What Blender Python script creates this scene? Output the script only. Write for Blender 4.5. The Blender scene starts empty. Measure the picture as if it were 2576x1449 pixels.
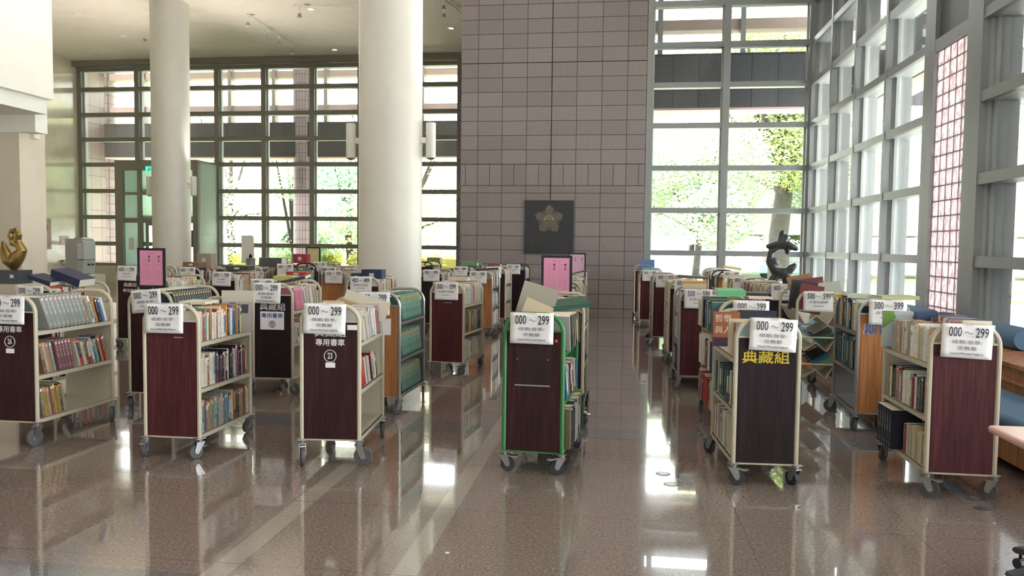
import bpy, bmesh, math, random
from mathutils import Vector, Matrix
random.seed(7)
PI = math.pi
SC = bpy.context.scene
COL = SC.collection

# ------------------------------------------------------------------ camera, world, exposure
def make_camera():
    yaw, pit, rol = math.radians(7.65), math.radians(-3.1), math.radians(0.67)
    fw = Vector((-math.sin(yaw)*math.cos(pit), math.cos(yaw)*math.cos(pit), math.sin(pit)))
    r = Vector((math.cos(yaw), math.sin(yaw), 0)); u = r.cross(fw)
    r2 = r*math.cos(rol) + u*math.sin(rol); u2 = -r*math.sin(rol) + u*math.cos(rol)
    cd = bpy.data.cameras.new('camera'); co = bpy.data.objects.new('camera', cd); COL.objects.link(co)
    m = Matrix((r2, u2, -fw)).transposed().to_4x4(); m.translation = Vector((0, 0, 1.55))
    co.matrix_world = m
    cd.sensor_width = 36; cd.lens = 36*1985/2576; cd.clip_end = 400
    SC.camera = co
make_camera()
W = bpy.data.worlds.new('overcast_sky'); SC.world = W; W.use_nodes = True
bg = W.node_tree.nodes['Background']
bg.inputs[0].default_value = (0.95, 0.98, 1.0, 1); bg.inputs[1].default_value = 7.0
sun = bpy.data.objects.new('sun', bpy.data.lights.new('sun', 'SUN')); COL.objects.link(sun)
sun.data.energy = 42; sun.data.angle = math.radians(12); sun.data.color = (1, .96, .88)
sun.rotation_euler = Vector((.25, .42, -1)).to_track_quat('-Z', 'Y').to_euler()
SC.view_settings.view_transform = 'Standard'; SC.view_settings.look = 'None'
SC.view_settings.gamma = 1.0; SC.view_settings.use_curve_mapping = False
SC.view_settings.exposure = 0.74
SC.cycles.max_bounces = 10; SC.cycles.diffuse_bounces = 6; SC.cycles.glossy_bounces = 5
SC.cycles.transparent_max_bounces = 24; SC.cycles.transmission_bounces = 6
SC.cycles.caustics_reflective = False; SC.cycles.caustics_refractive = False
SC.cycles.sample_clamp_indirect = 6.0
SC.cycles.use_denoising = True

# ------------------------------------------------------------------ materials
MATS = {}
def mat(name, col=(.5, .5, .5), rough=.5, metal=0, spec=.5, **k):
    if name in MATS: return MATS[name]
    m = bpy.data.materials.new(name); m.use_nodes = True
    b = m.node_tree.nodes['Principled BSDF']
    b.inputs['Base Color'].default_value = (*col, 1); b.inputs['Roughness'].default_value = rough
    b.inputs['Metallic'].default_value = metal; b.inputs['Specular IOR Level'].default_value = spec
    if 'coat' in k: b.inputs['Coat Weight'].default_value = k['coat']; b.inputs['Coat Roughness'].default_value = .08
    if 'emit' in k:
        b.inputs['Emission Color'].default_value = (*k['emit'][0], 1); b.inputs['Emission Strength'].default_value = k['emit'][1]
    MATS[name] = m
    return m
class NT:
    def __init__(s, m): s.t = m.node_tree; s.b = s.t.nodes['Principled BSDF']
    def n(s, ty, **kw):
        x = s.t.nodes.new(ty)
        for k, v in kw.items(): setattr(x, k, v)
        return x
    def l(s, a, b): s.t.links.new(a, b)
    def ramp(s, src, stops):
        r = s.n('ShaderNodeValToRGB'); e = r.color_ramp.elements
        e[0].position, e[0].color = stops[0][0], (*stops[0][1], 1)
        e[1].position, e[1].color = stops[-1][0], (*stops[-1][1], 1)
        for p, c in stops[1:-1]:
            q = e.new(p); q.color = (*c, 1)
        s.l(src, r.inputs[0]); return r.outputs[0]
    def coords(s, scale=(1, 1, 1), loc=(0, 0, 0), rot=(0, 0, 0), kind='Object'):
        c = s.n('ShaderNodeTexCoord'); mp = s.n('ShaderNodeMapping')
        mp.inputs['Scale'].default_value = scale; mp.inputs['Location'].default_value = loc; mp.inputs['Rotation'].default_value = rot
        s.l(c.outputs[kind], mp.inputs[0]); return mp.outputs[0]
    def noise(s, vec, scale, detail=4, rough=.5):
        x = s.n('ShaderNodeTexNoise'); x.inputs['Scale'].default_value = scale; x.inputs['Detail'].default_value = detail
        x.inputs['Roughness'].default_value = rough; s.l(vec, x.inputs['Vector']); return x.outputs['Fac']
    def mix(s, f, a, b, mode='MIX'):
        x = s.n('ShaderNodeMix', data_type='RGBA', blend_type=mode)
        for sock, v in ((x.inputs[0], f), (x.inputs[6], a), (x.inputs[7], b)):
            if isinstance(v, (int, float)): sock.default_value = v
            elif isinstance(v, tuple): sock.default_value = (*v, 1)
            else: s.l(v, sock)
        return x.outputs[2]
    def math(s, op, a, b=0):
        x = s.n('ShaderNodeMath', operation=op)
        for sock, v in ((x.inputs[0], a), (x.inputs[1], b)):
            if isinstance(v, (int, float)): sock.default_value = v
            else: s.l(v, sock)
        return x.outputs[0]
    def bump(s, h, strength=.2, dist=.01):
        x = s.n('ShaderNodeBump'); x.inputs['Strength'].default_value = strength; x.inputs['Distance'].default_value = dist
        s.l(h, x.inputs['Height']); s.l(x.outputs[0], s.b.inputs['Normal'])

def granite_nodes(m, base, dark, light):
    t = NT(m); v = t.coords()
    n1 = t.noise(v, 62, 3, .75); n2 = t.noise(v, 30, 4, .65)
    c = t.ramp(n1, [(.34, dark), (.47, base), (.56, base), (.66, light), (.72, tuple(min(1, x*1.6) for x in light))])
    c2 = t.ramp(n2, [(.35, tuple(x*.82 for x in base)), (.65, tuple(x*1.12 for x in base))])
    return t, v, t.mix(.35, c, c2)
def mat_floor():
    m = mat('polished_granite_tiles', rough=.03, spec=.5); t, v, col = granite_nodes(m, (.24, .193, .173), (.09, .07, .063), (.48, .415, .38))
    # grey cross bands and pale inlaid strips in the stone, thin joints
    _, _, grey = granite_nodes(m, (.175, .172, .178), (.07, .07, .078), (.33, .33, .34))
    _, _, pale = granite_nodes(m, (.345, .305, .27), (.23, .20, .18), (.45, .41, .37))
    sep = t.n('ShaderNodeSeparateXYZ'); t.l(v, sep.inputs[0]); X, Y = sep.outputs[0], sep.outputs[1]
    ymod = t.math('MODULO', t.math('ADD', Y, 33.6 - 2.93), 3.36)
    band = t.math('LESS_THAN', ymod, .45)
    c1 = t.mix(band, col, grey)
    s1 = t.math('LESS_THAN', t.math('ABSOLUTE', t.math('ADD', X, 1.84)), .062)
    s2 = t.math('LESS_THAN', t.math('ABSOLUTE', t.math('ADD', X, .97)), .06)
    c2 = t.mix(t.math('MAXIMUM', s1, s2), c1, pale)
    jx = t.math('LESS_THAN', t.math('MODULO', t.math('ADD', X, 93 + .22), .93), .004)
    jy = t.math('LESS_THAN', t.math('MODULO', t.math('ADD', Y, 94.1 - 8.224), .941), .006)
    c3 = t.mix(t.math('MAXIMUM', jx, jy), c2, (.155, .128, .116))
    t.l(c3, t.b.inputs['Base Color'])
    t.l(t.ramp(t.noise(v, 3.0, 3), [(.3, (.06,)*3), (.7, (.12,)*3)]), t.b.inputs['Roughness'])
    t.b.inputs['Coat Weight'].default_value = .6; t.b.inputs['Coat Roughness'].default_value = .008; t.b.inputs['Coat IOR'].default_value = 1.6
    return m
def mat_tile(name, bw, bh, col, mortar, ms=.008, loc=(0, 0, 0), axis='X', rough=.55):
    m = mat(name, rough=rough); t = NT(m)
    tc = t.n('ShaderNodeTexCoord'); sp = t.n('ShaderNodeSeparateXYZ'); t.l(tc.outputs['Object'], sp.inputs[0])
    cb = t.n('ShaderNodeCombineXYZ'); t.l(sp.outputs[0 if axis == 'X' else 1], cb.inputs[0]); t.l(sp.outputs[2], cb.inputs[1])
    mp = t.n('ShaderNodeMapping'); mp.inputs['Location'].default_value = loc; t.l(cb.outputs[0], mp.inputs[0])
    br = t.n('ShaderNodeTexBrick', offset=0, squash=1); t.l(mp.outputs[0], br.inputs[0])
    for k, v in (('Scale', 1), ('Mortar Size', ms), ('Mortar Smooth', .1), ('Bias', 0), ('Brick Width', bw), ('Row Height', bh)): br.inputs[k].default_value = v
    br.inputs['Color1'].default_value = (*col, 1); br.inputs['Color2'].default_value = (*[c*.84 for c in col], 1); br.inputs['Mortar'].default_value = (*mortar, 1)
    n = t.noise(tc.outputs['Object'], 14, 6, .6)
    t.l(t.mix(.5, br.outputs[0], t.ramp(n, [(.3, (.72,)*3), (.7, (1.0,)*3)]), 'MULTIPLY'), t.b.inputs['Base Color'])
    t.bump(t.math('SUBTRACT', t.noise(tc.outputs['Object'], 18, 4), br.outputs['Fac']), .35, .012)
    return m
def mat_laminate(name, col, hi=1.5):
    m = mat(name, rough=.5, spec=.22); t = NT(m)
    v = t.coords((38, 38, 1.3)); n = t.noise(v, 3, 5, .6); n2 = t.noise(t.coords((9, 9, .6)), 2, 2)
    a = t.ramp(n, [(.3, tuple(c*.6 for c in col)), (.5, col), (.72, tuple(c*hi for c in col))])
    b = t.ramp(n2, [(.35, (.75,)*3), (.65, (1.15,)*3)])
    t.l(t.mix(1.0, a, b, 'MULTIPLY'), t.b.inputs['Base Color']); return m
def mat_marble(name, col, amt=.2, rough=.15):
    m = mat(name, rough=rough); t = NT(m); v = t.coords()
    n = t.noise(v, .8, 8, .62); t.l(t.ramp(n, [(.32, tuple(c*(1-amt) for c in col)), (.5, col), (.7, tuple(min(1, c*1.05) for c in col))]), t.b.inputs['Base Color'])
    return m
def mat_plaster(name, col, rough=.7, amt=.06):
    m = mat(name, rough=rough); t = NT(m); v = t.coords(); n = t.noise(v, 2.5, 5)
    t.l(t.ramp(n, [(.3, tuple(c*(1-amt) for c in col)), (.7, col)]), t.b.inputs['Base Color'])
    t.bump(t.noise(v, 160, 2), .04, .002); return m
def mat_metal(name, col, rough=.35, metal=.0):
    m = mat(name, rough=rough, metal=metal); t = NT(m); n = t.noise(t.coords(), 30, 3)
    t.l(t.ramp(n, [(.3, tuple(c*.93 for c in col)), (.7, col)]), t.b.inputs['Base Color']); return m
def mat_book():
    m = mat('printed_book_cover', rough=.38); t = NT(m)
    a = t.n('ShaderNodeVertexColor', layer_name='Col'); uv = t.n('ShaderNodeUVMap', uv_map='UVMap')
    mp = t.n('ShaderNodeMapping'); mp.inputs['Scale'].default_value = (3.2, 30, 1); t.l(uv.outputs[0], mp.inputs[0])
    g = t.math('GREATER_THAN', t.noise(mp.outputs[0], 1.35, 2, .7), .54)
    sp = t.n('ShaderNodeSeparateXYZ'); t.l(uv.outputs[0], sp.inputs[0]); U, V = sp.outputs[0], sp.outputs[1]
    def win(x, lo, hi): return t.math('MULTIPLY', t.math('GREATER_THAN', x, lo), t.math('LESS_THAN', x, hi))
    k = t.math('MULTIPLY', win(U, .25, .75), t.math('MAXIMUM', win(V, .42, .82), win(V, .1, .17)))
    k = t.math('MULTIPLY', k, g)
    hsv = t.n('ShaderNodeSeparateColor', mode='HSV'); t.l(a.outputs[0], hsv.inputs[0])
    lt = t.math('GREATER_THAN', hsv.outputs[2], .3)
    ink = t.mix(lt, (.75, .7, .55), (.08, .07, .1))
    t.l(t.mix(t.math('MULTIPLY', k, .8), a.outputs[0], ink), t.b.inputs['Base Color'])
    return m
def mat_attr(name, rough=.6):
    m = mat(name, rough=rough); t = NT(m); a = t.n('ShaderNodeVertexColor', layer_name='Col')
    t.l(a.outputs[0], t.b.inputs['Base Color']); return m
def mat_glass(name, tint=(.95, .965, .96), refl=.5):
    m = bpy.data.materials.new(name); m.use_nodes = True; t = m.node_tree; t.nodes.clear()
    o = t.nodes.new('ShaderNodeOutputMaterial'); mx = t.nodes.new('ShaderNodeMixShader'); tr = t.nodes.new('ShaderNodeBsdfTransparent')
    gl = t.nodes.new('ShaderNodeBsdfGlossy'); fr = t.nodes.new('ShaderNodeFresnel'); mu = t.nodes.new('ShaderNodeMath'); mu.operation = 'MULTIPLY'
    fr.inputs[0].default_value = 1.5; mu.inputs[1].default_value = refl; tr.inputs[0].default_value = (*tint, 1); gl.inputs['Roughness'].default_value = .01
    t.links.new(fr.outputs[0], mu.inputs[0]); t.links.new(mu.outputs[0], mx.inputs[0]); t.links.new(tr.outputs[0], mx.inputs[1])
    t.links.new(gl.outputs[0], mx.inputs[2]); t.links.new(mx.outputs[0], o.inputs[0]); MATS[name] = m; return m
def mat_glassblock():
    m = mat('rippled_glass_block', (.92, .86, .87), .15); t = NT(m); v = t.coords((1, 1, .35))
    w = t.noise(v, 26, 2); t.bump(w, .8, .03)
    tl = t.n('ShaderNodeBsdfTranslucent'); tl.inputs[0].default_value = (.92, .84, .86, 1); tr = t.n('ShaderNodeBsdfTransparent'); tr.inputs[0].default_value = (.90, .80, .82, 1)
    m1 = t.n('ShaderNodeMixShader'); t.l(t.ramp(w, [(.42, (.15,)*3), (.58, (.75,)*3)]), m1.inputs[0]); t.l(tl.outputs[0], m1.inputs[1]); t.l(tr.outputs[0], m1.inputs[2])
    mx = t.n('ShaderNodeMixShader'); mx.inputs[0].default_value = .75; t.l(t.b.outputs[0], mx.inputs[1]); t.l(m1.outputs[0], mx.inputs[2])
    t.l(mx.outputs[0], t.t.nodes['Material Output'].inputs[0]); return m

def mat_leaf():
    m = mat_attr('leaves', .7); t = NT(m); a = [n for n in m.node_tree.nodes if n.type == 'VERTEX_COLOR'][0]
    tl = t.n('ShaderNodeBsdfTranslucent'); t.l(a.outputs[0], tl.inputs[0]); mx = t.n('ShaderNodeMixShader'); mx.inputs[0].default_value = .5
    t.l(t.b.outputs[0], mx.inputs[1]); t.l(tl.outputs[0], mx.inputs[2]); t.l(mx.outputs[0], m.node_tree.nodes['Material Output'].inputs[0]); return m
def mat_frost():
    m = mat('frosted_green_glass', (.82, .87, .85), .4); t = NT(m); tl = t.n('ShaderNodeBsdfTranslucent'); tl.inputs[0].default_value = (.90, .96, .94, 1)
    mx = t.n('ShaderNodeMixShader'); mx.inputs[0].default_value = .7; t.l(t.b.outputs[0], mx.inputs[1]); t.l(tl.outputs[0], mx.inputs[2])
    t.l(mx.outputs[0], t.t.nodes['Material Output'].inputs[0]); return m
M_FLOOR = mat_floor()
M_TILE = mat_tile('mauve_stone_tiles', .577, .334, (.295, .257, .265), (.055, .045, .055), .0075, loc=(1.597, -3.443, 0))
M_TILEV = mat_tile('mauve_stone_upright_tiles', .2885, 2.0, (.29, .255, .262), (.055, .045, .055), .0075, loc=(1.597, -2.447, 0))
M_EXT = mat_tile('grey_stone_beam_tiles', .62, .69, (.075, .08, .095), (.02, .02, .025), .012)
M_EXTY = mat_tile('grey_stone_side_tiles', .62, .69, (.075, .08, .095), (.02, .02, .025), .012, axis='Y')
M_EXTC = mat_tile('narrow_column_tiles', .10, .60, (.30, .24, .24), (.1, .08, .09), .012)
M_FRAME = mat_metal('grey_green_aluminium', (.28, .305, .315), .42, .15)
M_FRAMEL = mat_metal('olive_grey_aluminium', (.255, .245, .215), .5, .0)
M_JAMB = mat_metal('pale_aluminium_jamb', (.46, .495, .50), .45, .0)
M_GLASS = mat_glass('window_glass')
M_GLASSG = mat_glass('green_tinted_glass', (.88, .96, .94), .35)
M_FROST = mat_frost()
M_CEIL = mat_plaster('warm_ceiling_paint', (.86, .78, .70))
M_WHITE = mat_plaster('white_paint', (.88, .88, .84), .6, .03)
M_COLUMN = mat_plaster('ivory_column_paint', (.74, .73, .68), .42, .04)
M_MARBLE = mat_marble('cream_marble', (.80, .72, .60), .16, .12)
M_MARBLE2 = mat_marble('honed_cream_marble', (.72, .65, .55), .12, .4)
M_BEIGE = mat_metal('ivory_painted_steel', (.52, .48, .38), .42)
M_BEIGE2 = mat_metal('cream_yellow_painted_steel', (.62, .56, .33), .4)
M_STEEL = mat_metal('brushed_steel', (.42, .42, .41), .32, .75)
M_BLACKM = mat_metal('black_painted_steel', (.03, .03, .035), .4)
M_GREEN = mat_metal('green_painted_steel', (.035, .20, .06), .4)
M_WINE = mat_laminate('wine_red_wood_laminate', (.072, .018, .022))
M_DARKW = mat_laminate('dark_mahogany_laminate', (.032, .012, .013), 1.9)
M_BLACKW = mat_laminate('near_black_laminate', (.019, .011, .014), 1.6)
M_ORANGE = mat_laminate('orange_beech_laminate', (.40, .17, .065), 1.15)
M_YELLW = mat_laminate('yellow_laminate', (.6, .48, .16), 1.1)
M_RUBBER = mat('grey_rubber', (.085, .09, .095), .6); M_RUBD = mat('dark_blue_rubber', (.03, .035, .05), .55)
M_CHROME = mat('chrome_steel', (.36, .36, .37), .3, .9)
M_HUB = mat('grey_nylon_hub', (.33, .33, .33), .45)
M_BOOK = mat_book(); M_PAGE = mat_attr('page_edges', .8); M_PLAIN = mat_attr('coloured_card', .6)
M_PAPER = mat('white_printer_paper', (.80, .80, .83), .55); M_INK = mat('black_ink', (.012, .012, .03), .5); M_GINK = mat('grey_ink', (.10, .10, .12), .5)
M_PINK = mat('pink_paper', (.80, .33, .52), .55); M_YPAP = mat('pale_yellow_paper', (.62, .56, .28), .4)
M_FRB = mat('black_plastic_frame', (.012, .012, .025), .35); M_WLET = mat('white_vinyl_lettering', (.62, .62, .60), .5)
M_YLET = mat('yellow_vinyl_lettering', (.62, .46, .03), .5); M_BLET = mat('blue_lettering', (.03, .09, .32), .5)
M_ACR = mat_glass('clear_acrylic', (.93, .93, .93), .35)
M_BRONZE = mat('dark_bronze', (.07, .075, .08), .3, .85); M_GOLD = mat('polished_gold_bronze', (.42, .30, .12), .28, .9)
M_BLOCKST = mat_marble('dark_blue_stone', (.075, .095, .11), .3, .25)
M_PLAQ = mat_metal('charcoal_bronze_plate', (.045, .047, .058), .5, .3); M_PLAQ2 = mat_metal('relief_bronze', (.16, .145, .12), .45, .4); M_PLAQ3 = mat_metal('pale_bronze', (.42, .40, .30), .4, .3)
M_BLUE = mat_metal('blue_upholstery', (.085, .19, .34), .55); M_BENCH = mat_laminate('orange_oak_wood', (.42, .19, .09), 1.15)
M_TABLE = mat_metal('pink_laminate', (.62, .36, .33), .3); M_CHAIRP = mat('dark_blue_grey_plastic', (.05, .055, .07), .35)
M_SILV = mat_metal('silver_grey_plastic', (.42, .42, .41), .3, .3); M_GPAN = mat_metal('pale_green_painted_panel', (.60, .68, .63), .35)
M_BLOCK = mat_glassblock()
M_GROUND = mat_plaster('pale_paving', (.72, .70, .66), .8, .15); M_GRASS = mat_plaster('lawn_green', (.16, .24, .07), .9, .4)
M_BARK = mat_plaster('grey_bark', (.055, .048, .045), .9, .5); M_LEAF = mat_leaf()
M_EXTP = mat_plaster('pale_pink_render', (.46, .37, .34), .8, .1); M_SHADE = mat('dark_opening', (.12, .12, .12), .6)
M_DLIGHT = mat('white_lamp_trim', (.85, .85, .82), .4); M_LAMPON = mat('lamp_lens', (1, .95, .85), .4, emit=((1, .94, .84), 3.0))

# ------------------------------------------------------------------ mesh helpers
class MB:
    """Collects faces (with material slot, colour, uv) and links them as one mesh object."""
    def __init__(s): s.v = []; s.f = []; s.m = []; s.c = []; s.uv = []
    def face(s, idx, m=0, c=None, uv=None): s.f.append(tuple(idx)); s.m.append(m); s.c.append(c); s.uv.append(uv)
    def box(s, x0, x1, y0, y1, z0, z1, m=0, c=None, X=None):
        b = len(s.v); P = [(x0, y0, z0), (x1, y0, z0), (x1, y1, z0), (x0, y1, z0), (x0, y0, z1), (x1, y0, z1), (x1, y1, z1), (x0, y1, z1)]
        s.v += [tuple(X @ Vector(p)) for p in P] if X else P
        for f in ((0, 3, 2, 1), (4, 5, 6, 7), (0, 1, 5, 4), (1, 2, 6, 5), (2, 3, 7, 6), (3, 0, 4, 7)): s.face([b+i for i in f], m, c)
        return s
    def prism(s, pts, h0, h1, m=0, axis='Z', X=None, c=None):
        n = len(pts); b = len(s.v)
        def P(p, h): return {'Z': (p[0], p[1], h), 'Y': (p[0], h, p[1]), 'X': (h, p[0], p[1])}[axis]
        q = [P(p, h0) for p in pts] + [P(p, h1) for p in pts]
        s.v += [tuple(X @ Vector(p)) for p in q] if X else q
        s.face([b+i for i in reversed(range(n))], m, c); s.face([b+n+i for i in range(n)], m, c)
        for i in range(n): s.face((b+i, b+(i+1) % n, b+n+(i+1) % n, b+n+i), m, c)
        return s
    def cyl(s, p0, p1, r0, r1=None, n=16, m=0, cap=True, c=None):
        r1 = r0 if r1 is None else r1; p0 = Vector(p0); p1 = Vector(p1); d = (p1-p0).normalized()
        a = d.orthogonal().normalized(); e = d.cross(a); b = len(s.v)
        for p, r in ((p0, r0), (p1, r1)):
            for i in range(n):
                t = 2*PI*i/n; s.v.append(tuple(p + a*math.cos(t)*r + e*math.sin(t)*r))
        for i in range(n): s.face((b+i, b+(i+1) % n, b+n+(i+1) % n, b+n+i), m, c)
        if cap: s.face([b+i for i in reversed(range(n))], m, c); s.face([b+n+i for i in range(n)], m, c)
        return s
    def lathe(s, prof, c=(0, 0, 0), n=24, m=0, X=None, col=None):
        b = len(s.v)
        for r, z in prof:
            for i in range(n):
                t = 2*PI*i/n; p = Vector((c[0]+r*math.cos(t), c[1]+r*math.sin(t), c[2]+z)); s.v.append(tuple(X @ p if X else p))
        for k in range(len(prof)-1):
            for i in range(n): s.face((b+k*n+i, b+k*n+(i+1) % n, b+(k+1)*n+(i+1) % n, b+(k+1)*n+i), m, col)
        s.face([b+i for i in reversed(range(n))], m, col); s.face([b+(len(prof)-1)*n+i for i in range(n)], m, col)
        return s
    def sweep(s, path, ra, rb=None, n=8, m=0, closed=False, radii=None):
        """Tube along path; ra across (in path plane normal), rb along the other side."""
        P = [Vector(p) for p in path]; rb = rb or ra; b = len(s.v); prev = None; N = len(P)
        for i, p in enumerate(P):
            d = ((P[(i+1) % N] if (closed or i < N-1) else p) - (P[i-1] if (closed or i > 0) else p)).normalized()
            if prev is None: a = d.orthogonal().normalized() if abs(d.y) > .9 else (Vector((0, 1, 0)) - d*d.y).normalized()
            else: a = (prev - d*prev.dot(d)).normalized()
            prev = a; e = d.cross(a); k = radii[i] if radii else 1
            for j in range(n):
                t = 2*PI*(j+.5)/n; s.v.append(tuple(p + a*math.cos(t)*ra*k + e*math.sin(t)*rb*k))
        for i in range(N if closed else N-1):
            for j in range(n):
                i2 = (i+1) % N; s.face((b+i*n+j, b+i*n+(j+1) % n, b+i2*n+(j+1) % n, b+i2*n+j), m)
        if not closed: s.face([b+j for j in reversed(range(n))], m); s.face([b+(N-1)*n+j for j in range(n)], m)
        return s
    def build(s, name, mats, parent=None, smooth=False, bevel=0, loc=None, rotz=0):
        me = bpy.data.meshes.new(name); me.from_pydata(s.v, [], s.f)
        mats = mats if isinstance(mats, (list, tuple)) else [mats]
        for x in mats: me.materials.append(x)
        me.polygons.foreach_set('material_index', s.m)
        if any(c is not None for c in s.c):
            ca = me.color_attributes.new('Col', 'FLOAT_COLOR', 'CORNER'); arr = []
            for f, c in zip(s.f, s.c): arr += [*(c or (.8, .76, .66)), 1]*len(f)
            ca.data.foreach_set('color', arr)
        if any(u is not None for u in s.uv):
            ul = me.uv_layers.new(name='UVMap'); arr = []
            for f, u in zip(s.f, s.uv):
                for k in range(len(f)): arr += list(u[k]) if u else (0, 0)
            ul.data.foreach_set('uv', arr)
        if smooth:
            me.polygons.foreach_set('use_smooth', [True]*len(me.polygons)); me.set_sharp_from_angle(angle=math.radians(42))
        me.update(); o = bpy.data.objects.new(name, me); COL.objects.link(o)
        if parent is not None: o.parent = parent
        if loc: o.location = loc
        o.rotation_euler = (0, 0, rotz)
        if bevel:
            b = o.modifiers.new('edge', 'BEVEL'); b.width = bevel; b.segments = 2; b.limit_method = 'ANGLE'
        return o
def empty(name, loc=(0, 0, 0), rz=0):
    o = bpy.data.objects.new(name, None); COL.objects.link(o); o.location = loc; o.rotation_euler = (0, 0, rz); o.empty_display_size = .1; return o
def tag(o, label=None, cat=None, group=None, kind=None):
    for k, v in (('label', label), ('category', cat), ('group', group), ('kind', kind)):
        if v: o[k] = v
    return o
def struct(o): o['kind'] = 'structure'; return o
def kids(o): return [c for c in bpy.data.objects if c.parent == o]
TX = {}
def text_mesh(s, size, mt, align='CENTER', sx=1.0, bold=0.0, space=1.0):
    """Flat lettering mesh in the XZ plane, facing -Y."""
    key = (s, size, mt.name, sx, bold, space, align)
    if key in TX: return TX[key]
    cu = bpy.data.curves.new('lettering', 'FONT'); cu.body = s; cu.size = size; cu.align_x = align; cu.align_y = 'CENTER'
    cu.offset = bold; cu.resolution_u = 2; cu.space_character = space; cu.extrude = 0.0002
    o = bpy.data.objects.new('tmp', cu); COL.objects.link(o); dg = bpy.context.evaluated_depsgraph_get(); dg.update()
    me = bpy.data.meshes.new_from_object(o.evaluated_get(dg)); bpy.data.objects.remove(o); bpy.data.curves.remove(cu)
    me.transform(Matrix.Diagonal((sx, 1, 1, 1))); me.transform(Matrix.Rotation(PI/2, 4, 'X')); me.materials.clear(); me.materials.append(mt)
    me.name = 'lettering'; TX[key] = me; return me
def text_obj(name, s, size, mt, parent, loc, **k):
    o = bpy.data.objects.new(name, text_mesh(s, size, mt, **k)); COL.objects.link(o); o.parent = parent; o.location = loc; return o
# ------------------------------------------------------------------ the hall
YB, YW, XR, XL, ZC = 26.9, 18.43, 4.15, -19.8, 8.05
ZS = [1.42, 2.39, 3.35, 4.31, 5.22, 6.12, 7.04]
struct(MB().box(-20.2, 4.5, -8, 27.3, -.12, 0).build('floor', M_FLOOR))
struct(MB().box(-20.2, -3.73, -8, 27.2, ZC, ZC+.3).build('ceiling', M_CEIL))
struct(MB().box(-3.73, 4.6, -8, 19, 10.6, 10.9).build('ceiling', M_CEIL))
struct(MB().box(-3.95, -3.73, -8, YW, ZC+.3, 10.6).build('wall_above_ceiling_edge', M_WHITE))
# ceiling edge trim over the far window
struct(MB().box(XL, -3.73, 26.62, 26.9, 7.86, 8.05).build('trim_1', M_FRAMEL))
# mauve tile wall: lower courses, band of upright tiles, upper courses, returning back to the far window
tw = empty('wall_back'); struct(tw)
MB().box(-3.73, .56, YW, 27.0, 0, 2.947).build('wall_lower_courses', M_TILE, tw)
MB().box(-3.73, .56, YW, 27.0, 2.947, 3.443).build('wall_upright_course', M_TILEV, tw)
MB().box(-3.73, .56, YW, 27.0, 3.443, 10.6).build('wall_upper_courses', M_TILE, tw)
gj = mat('dark_joint', (.012, .01, .014), .8)
MB().box(-1.607, -1.587, YW-.003, YW, 2.6, 10.6).box(-3.73, .56, YW-.003, YW, 3.436, 3.45).box(-3.73, .56, YW-.003, YW, 2.941, 2.953).box(-3.73, .56, YW-.003, YW, 5.772, 5.79).build('expansion_joint', gj, tw)
struct(MB().box(-5.5, -3.73, 26.7, 27.0, 0, 8.05).build('wall_back_return', M_TILE))
# marble side wall
struct(MB().box(-20.2, XL, -8, 27.2, 0, ZC).build('wall_left', M_MARBLE))
struct(MB().box(XL, -5.4, 26.6, 27.05, 0, .62).build('wall_sill', M_MARBLE2))

def curtain(name, axis, pos, mulls, zs, z0, z1, fm, mw, tw_, fin, sgn=1, jamb=True, gl=M_GLASS):
    """Glazed wall: front bars, deep pale fins behind them, one pane per bay column. axis X: wall runs along X at y=pos."""
    e = empty(name); struct(e)
    def B(mb, a0, a1, d0, d1, za, zb):
        d0, d1 = pos + sgn*d0, pos + sgn*d1
        if d0 > d1: d0, d1 = d1, d0
        if axis == 'X': mb.box(a0, a1, d0, d1, za, zb)
        else: mb.box(d0, d1, a0, a1, za, zb)
    for a, w in mulls:
        m = MB(); B(m, a-w/2, a+w/2, 0, .09, z0, z1); m.build('mullion', fm, e)
        if jamb: m = MB(); B(m, a-w/2+.02, a+w/2-.02, .09, fin, z0, z1); B(m, a-w/2-.03, a+w/2+.03, .15, .19, z0, z1); m.build('mullion_fin', M_JAMB, e)
    lo, hi = mulls[0][0], mulls[-1][0]
    if lo > hi: lo, hi = hi, lo
    for z in zs:
        m = MB(); B(m, lo, hi, .01, .08, z-tw_/2, z+tw_/2); m.build('transom', fm, e)
        if jamb: m = MB(); B(m, lo, hi, .08, fin-.02, z-tw_/2+.02, z+tw_/2-.02); m.build('transom_fin', M_JAMB, e)
    ms = sorted(mulls)
    for (a, wa), (b, wb) in zip(ms, ms[1:]):
        m = MB(); B(m, a+wa/2, b-wb/2, .2, .208, z0, z1); m.build('glass', gl, e)
    return e
curtain('window_1', 'X', YB-.02, [(x, .17) for x in (-19.72, -17.45, -15.9, -14.37, -12.6, -10.8, -9.05, -7.27, -5.5)], [.66]+[z+.02 for z in ZS]+[7.78], .62, 7.86, M_FRAMEL, .17, .15, .38)
curtain('window_2', 'X', YW, [(.64, .14), (2.33, .14), (4.15, .1)], [.5]+ZS+[7.95, 8.9, 9.8], .0, 10.6, M_FRAME, .14, .12, .34)
curtain('window_3', 'Y', XR, [(11.66, .16), (13.38, .09), (15.08, .09), (16.75, .09), (18.4, .09)], [.5]+ZS+[7.95, 8.9, 9.8], 0, 10.6, M_FRAME, .1, .12, .4)
curtain('window_4', 'Y', XR, [(-8, .2), (-6.1, .12), (-4.1, .12), (-2.1, .12), (-.1, .12), (1.9, .12), (3.9, .12), (5.9, .12), (7.9, .12), (10.06, .178)], [.5]+ZS+[7.95, 8.9, 9.8], 0, 10.6, M_FRAME, .1, .13, .45)
struct(MB().box(-20.2, 4.6, -8.3, -8, 0, 10.6).build('wall_front', M_WHITE))
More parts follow.
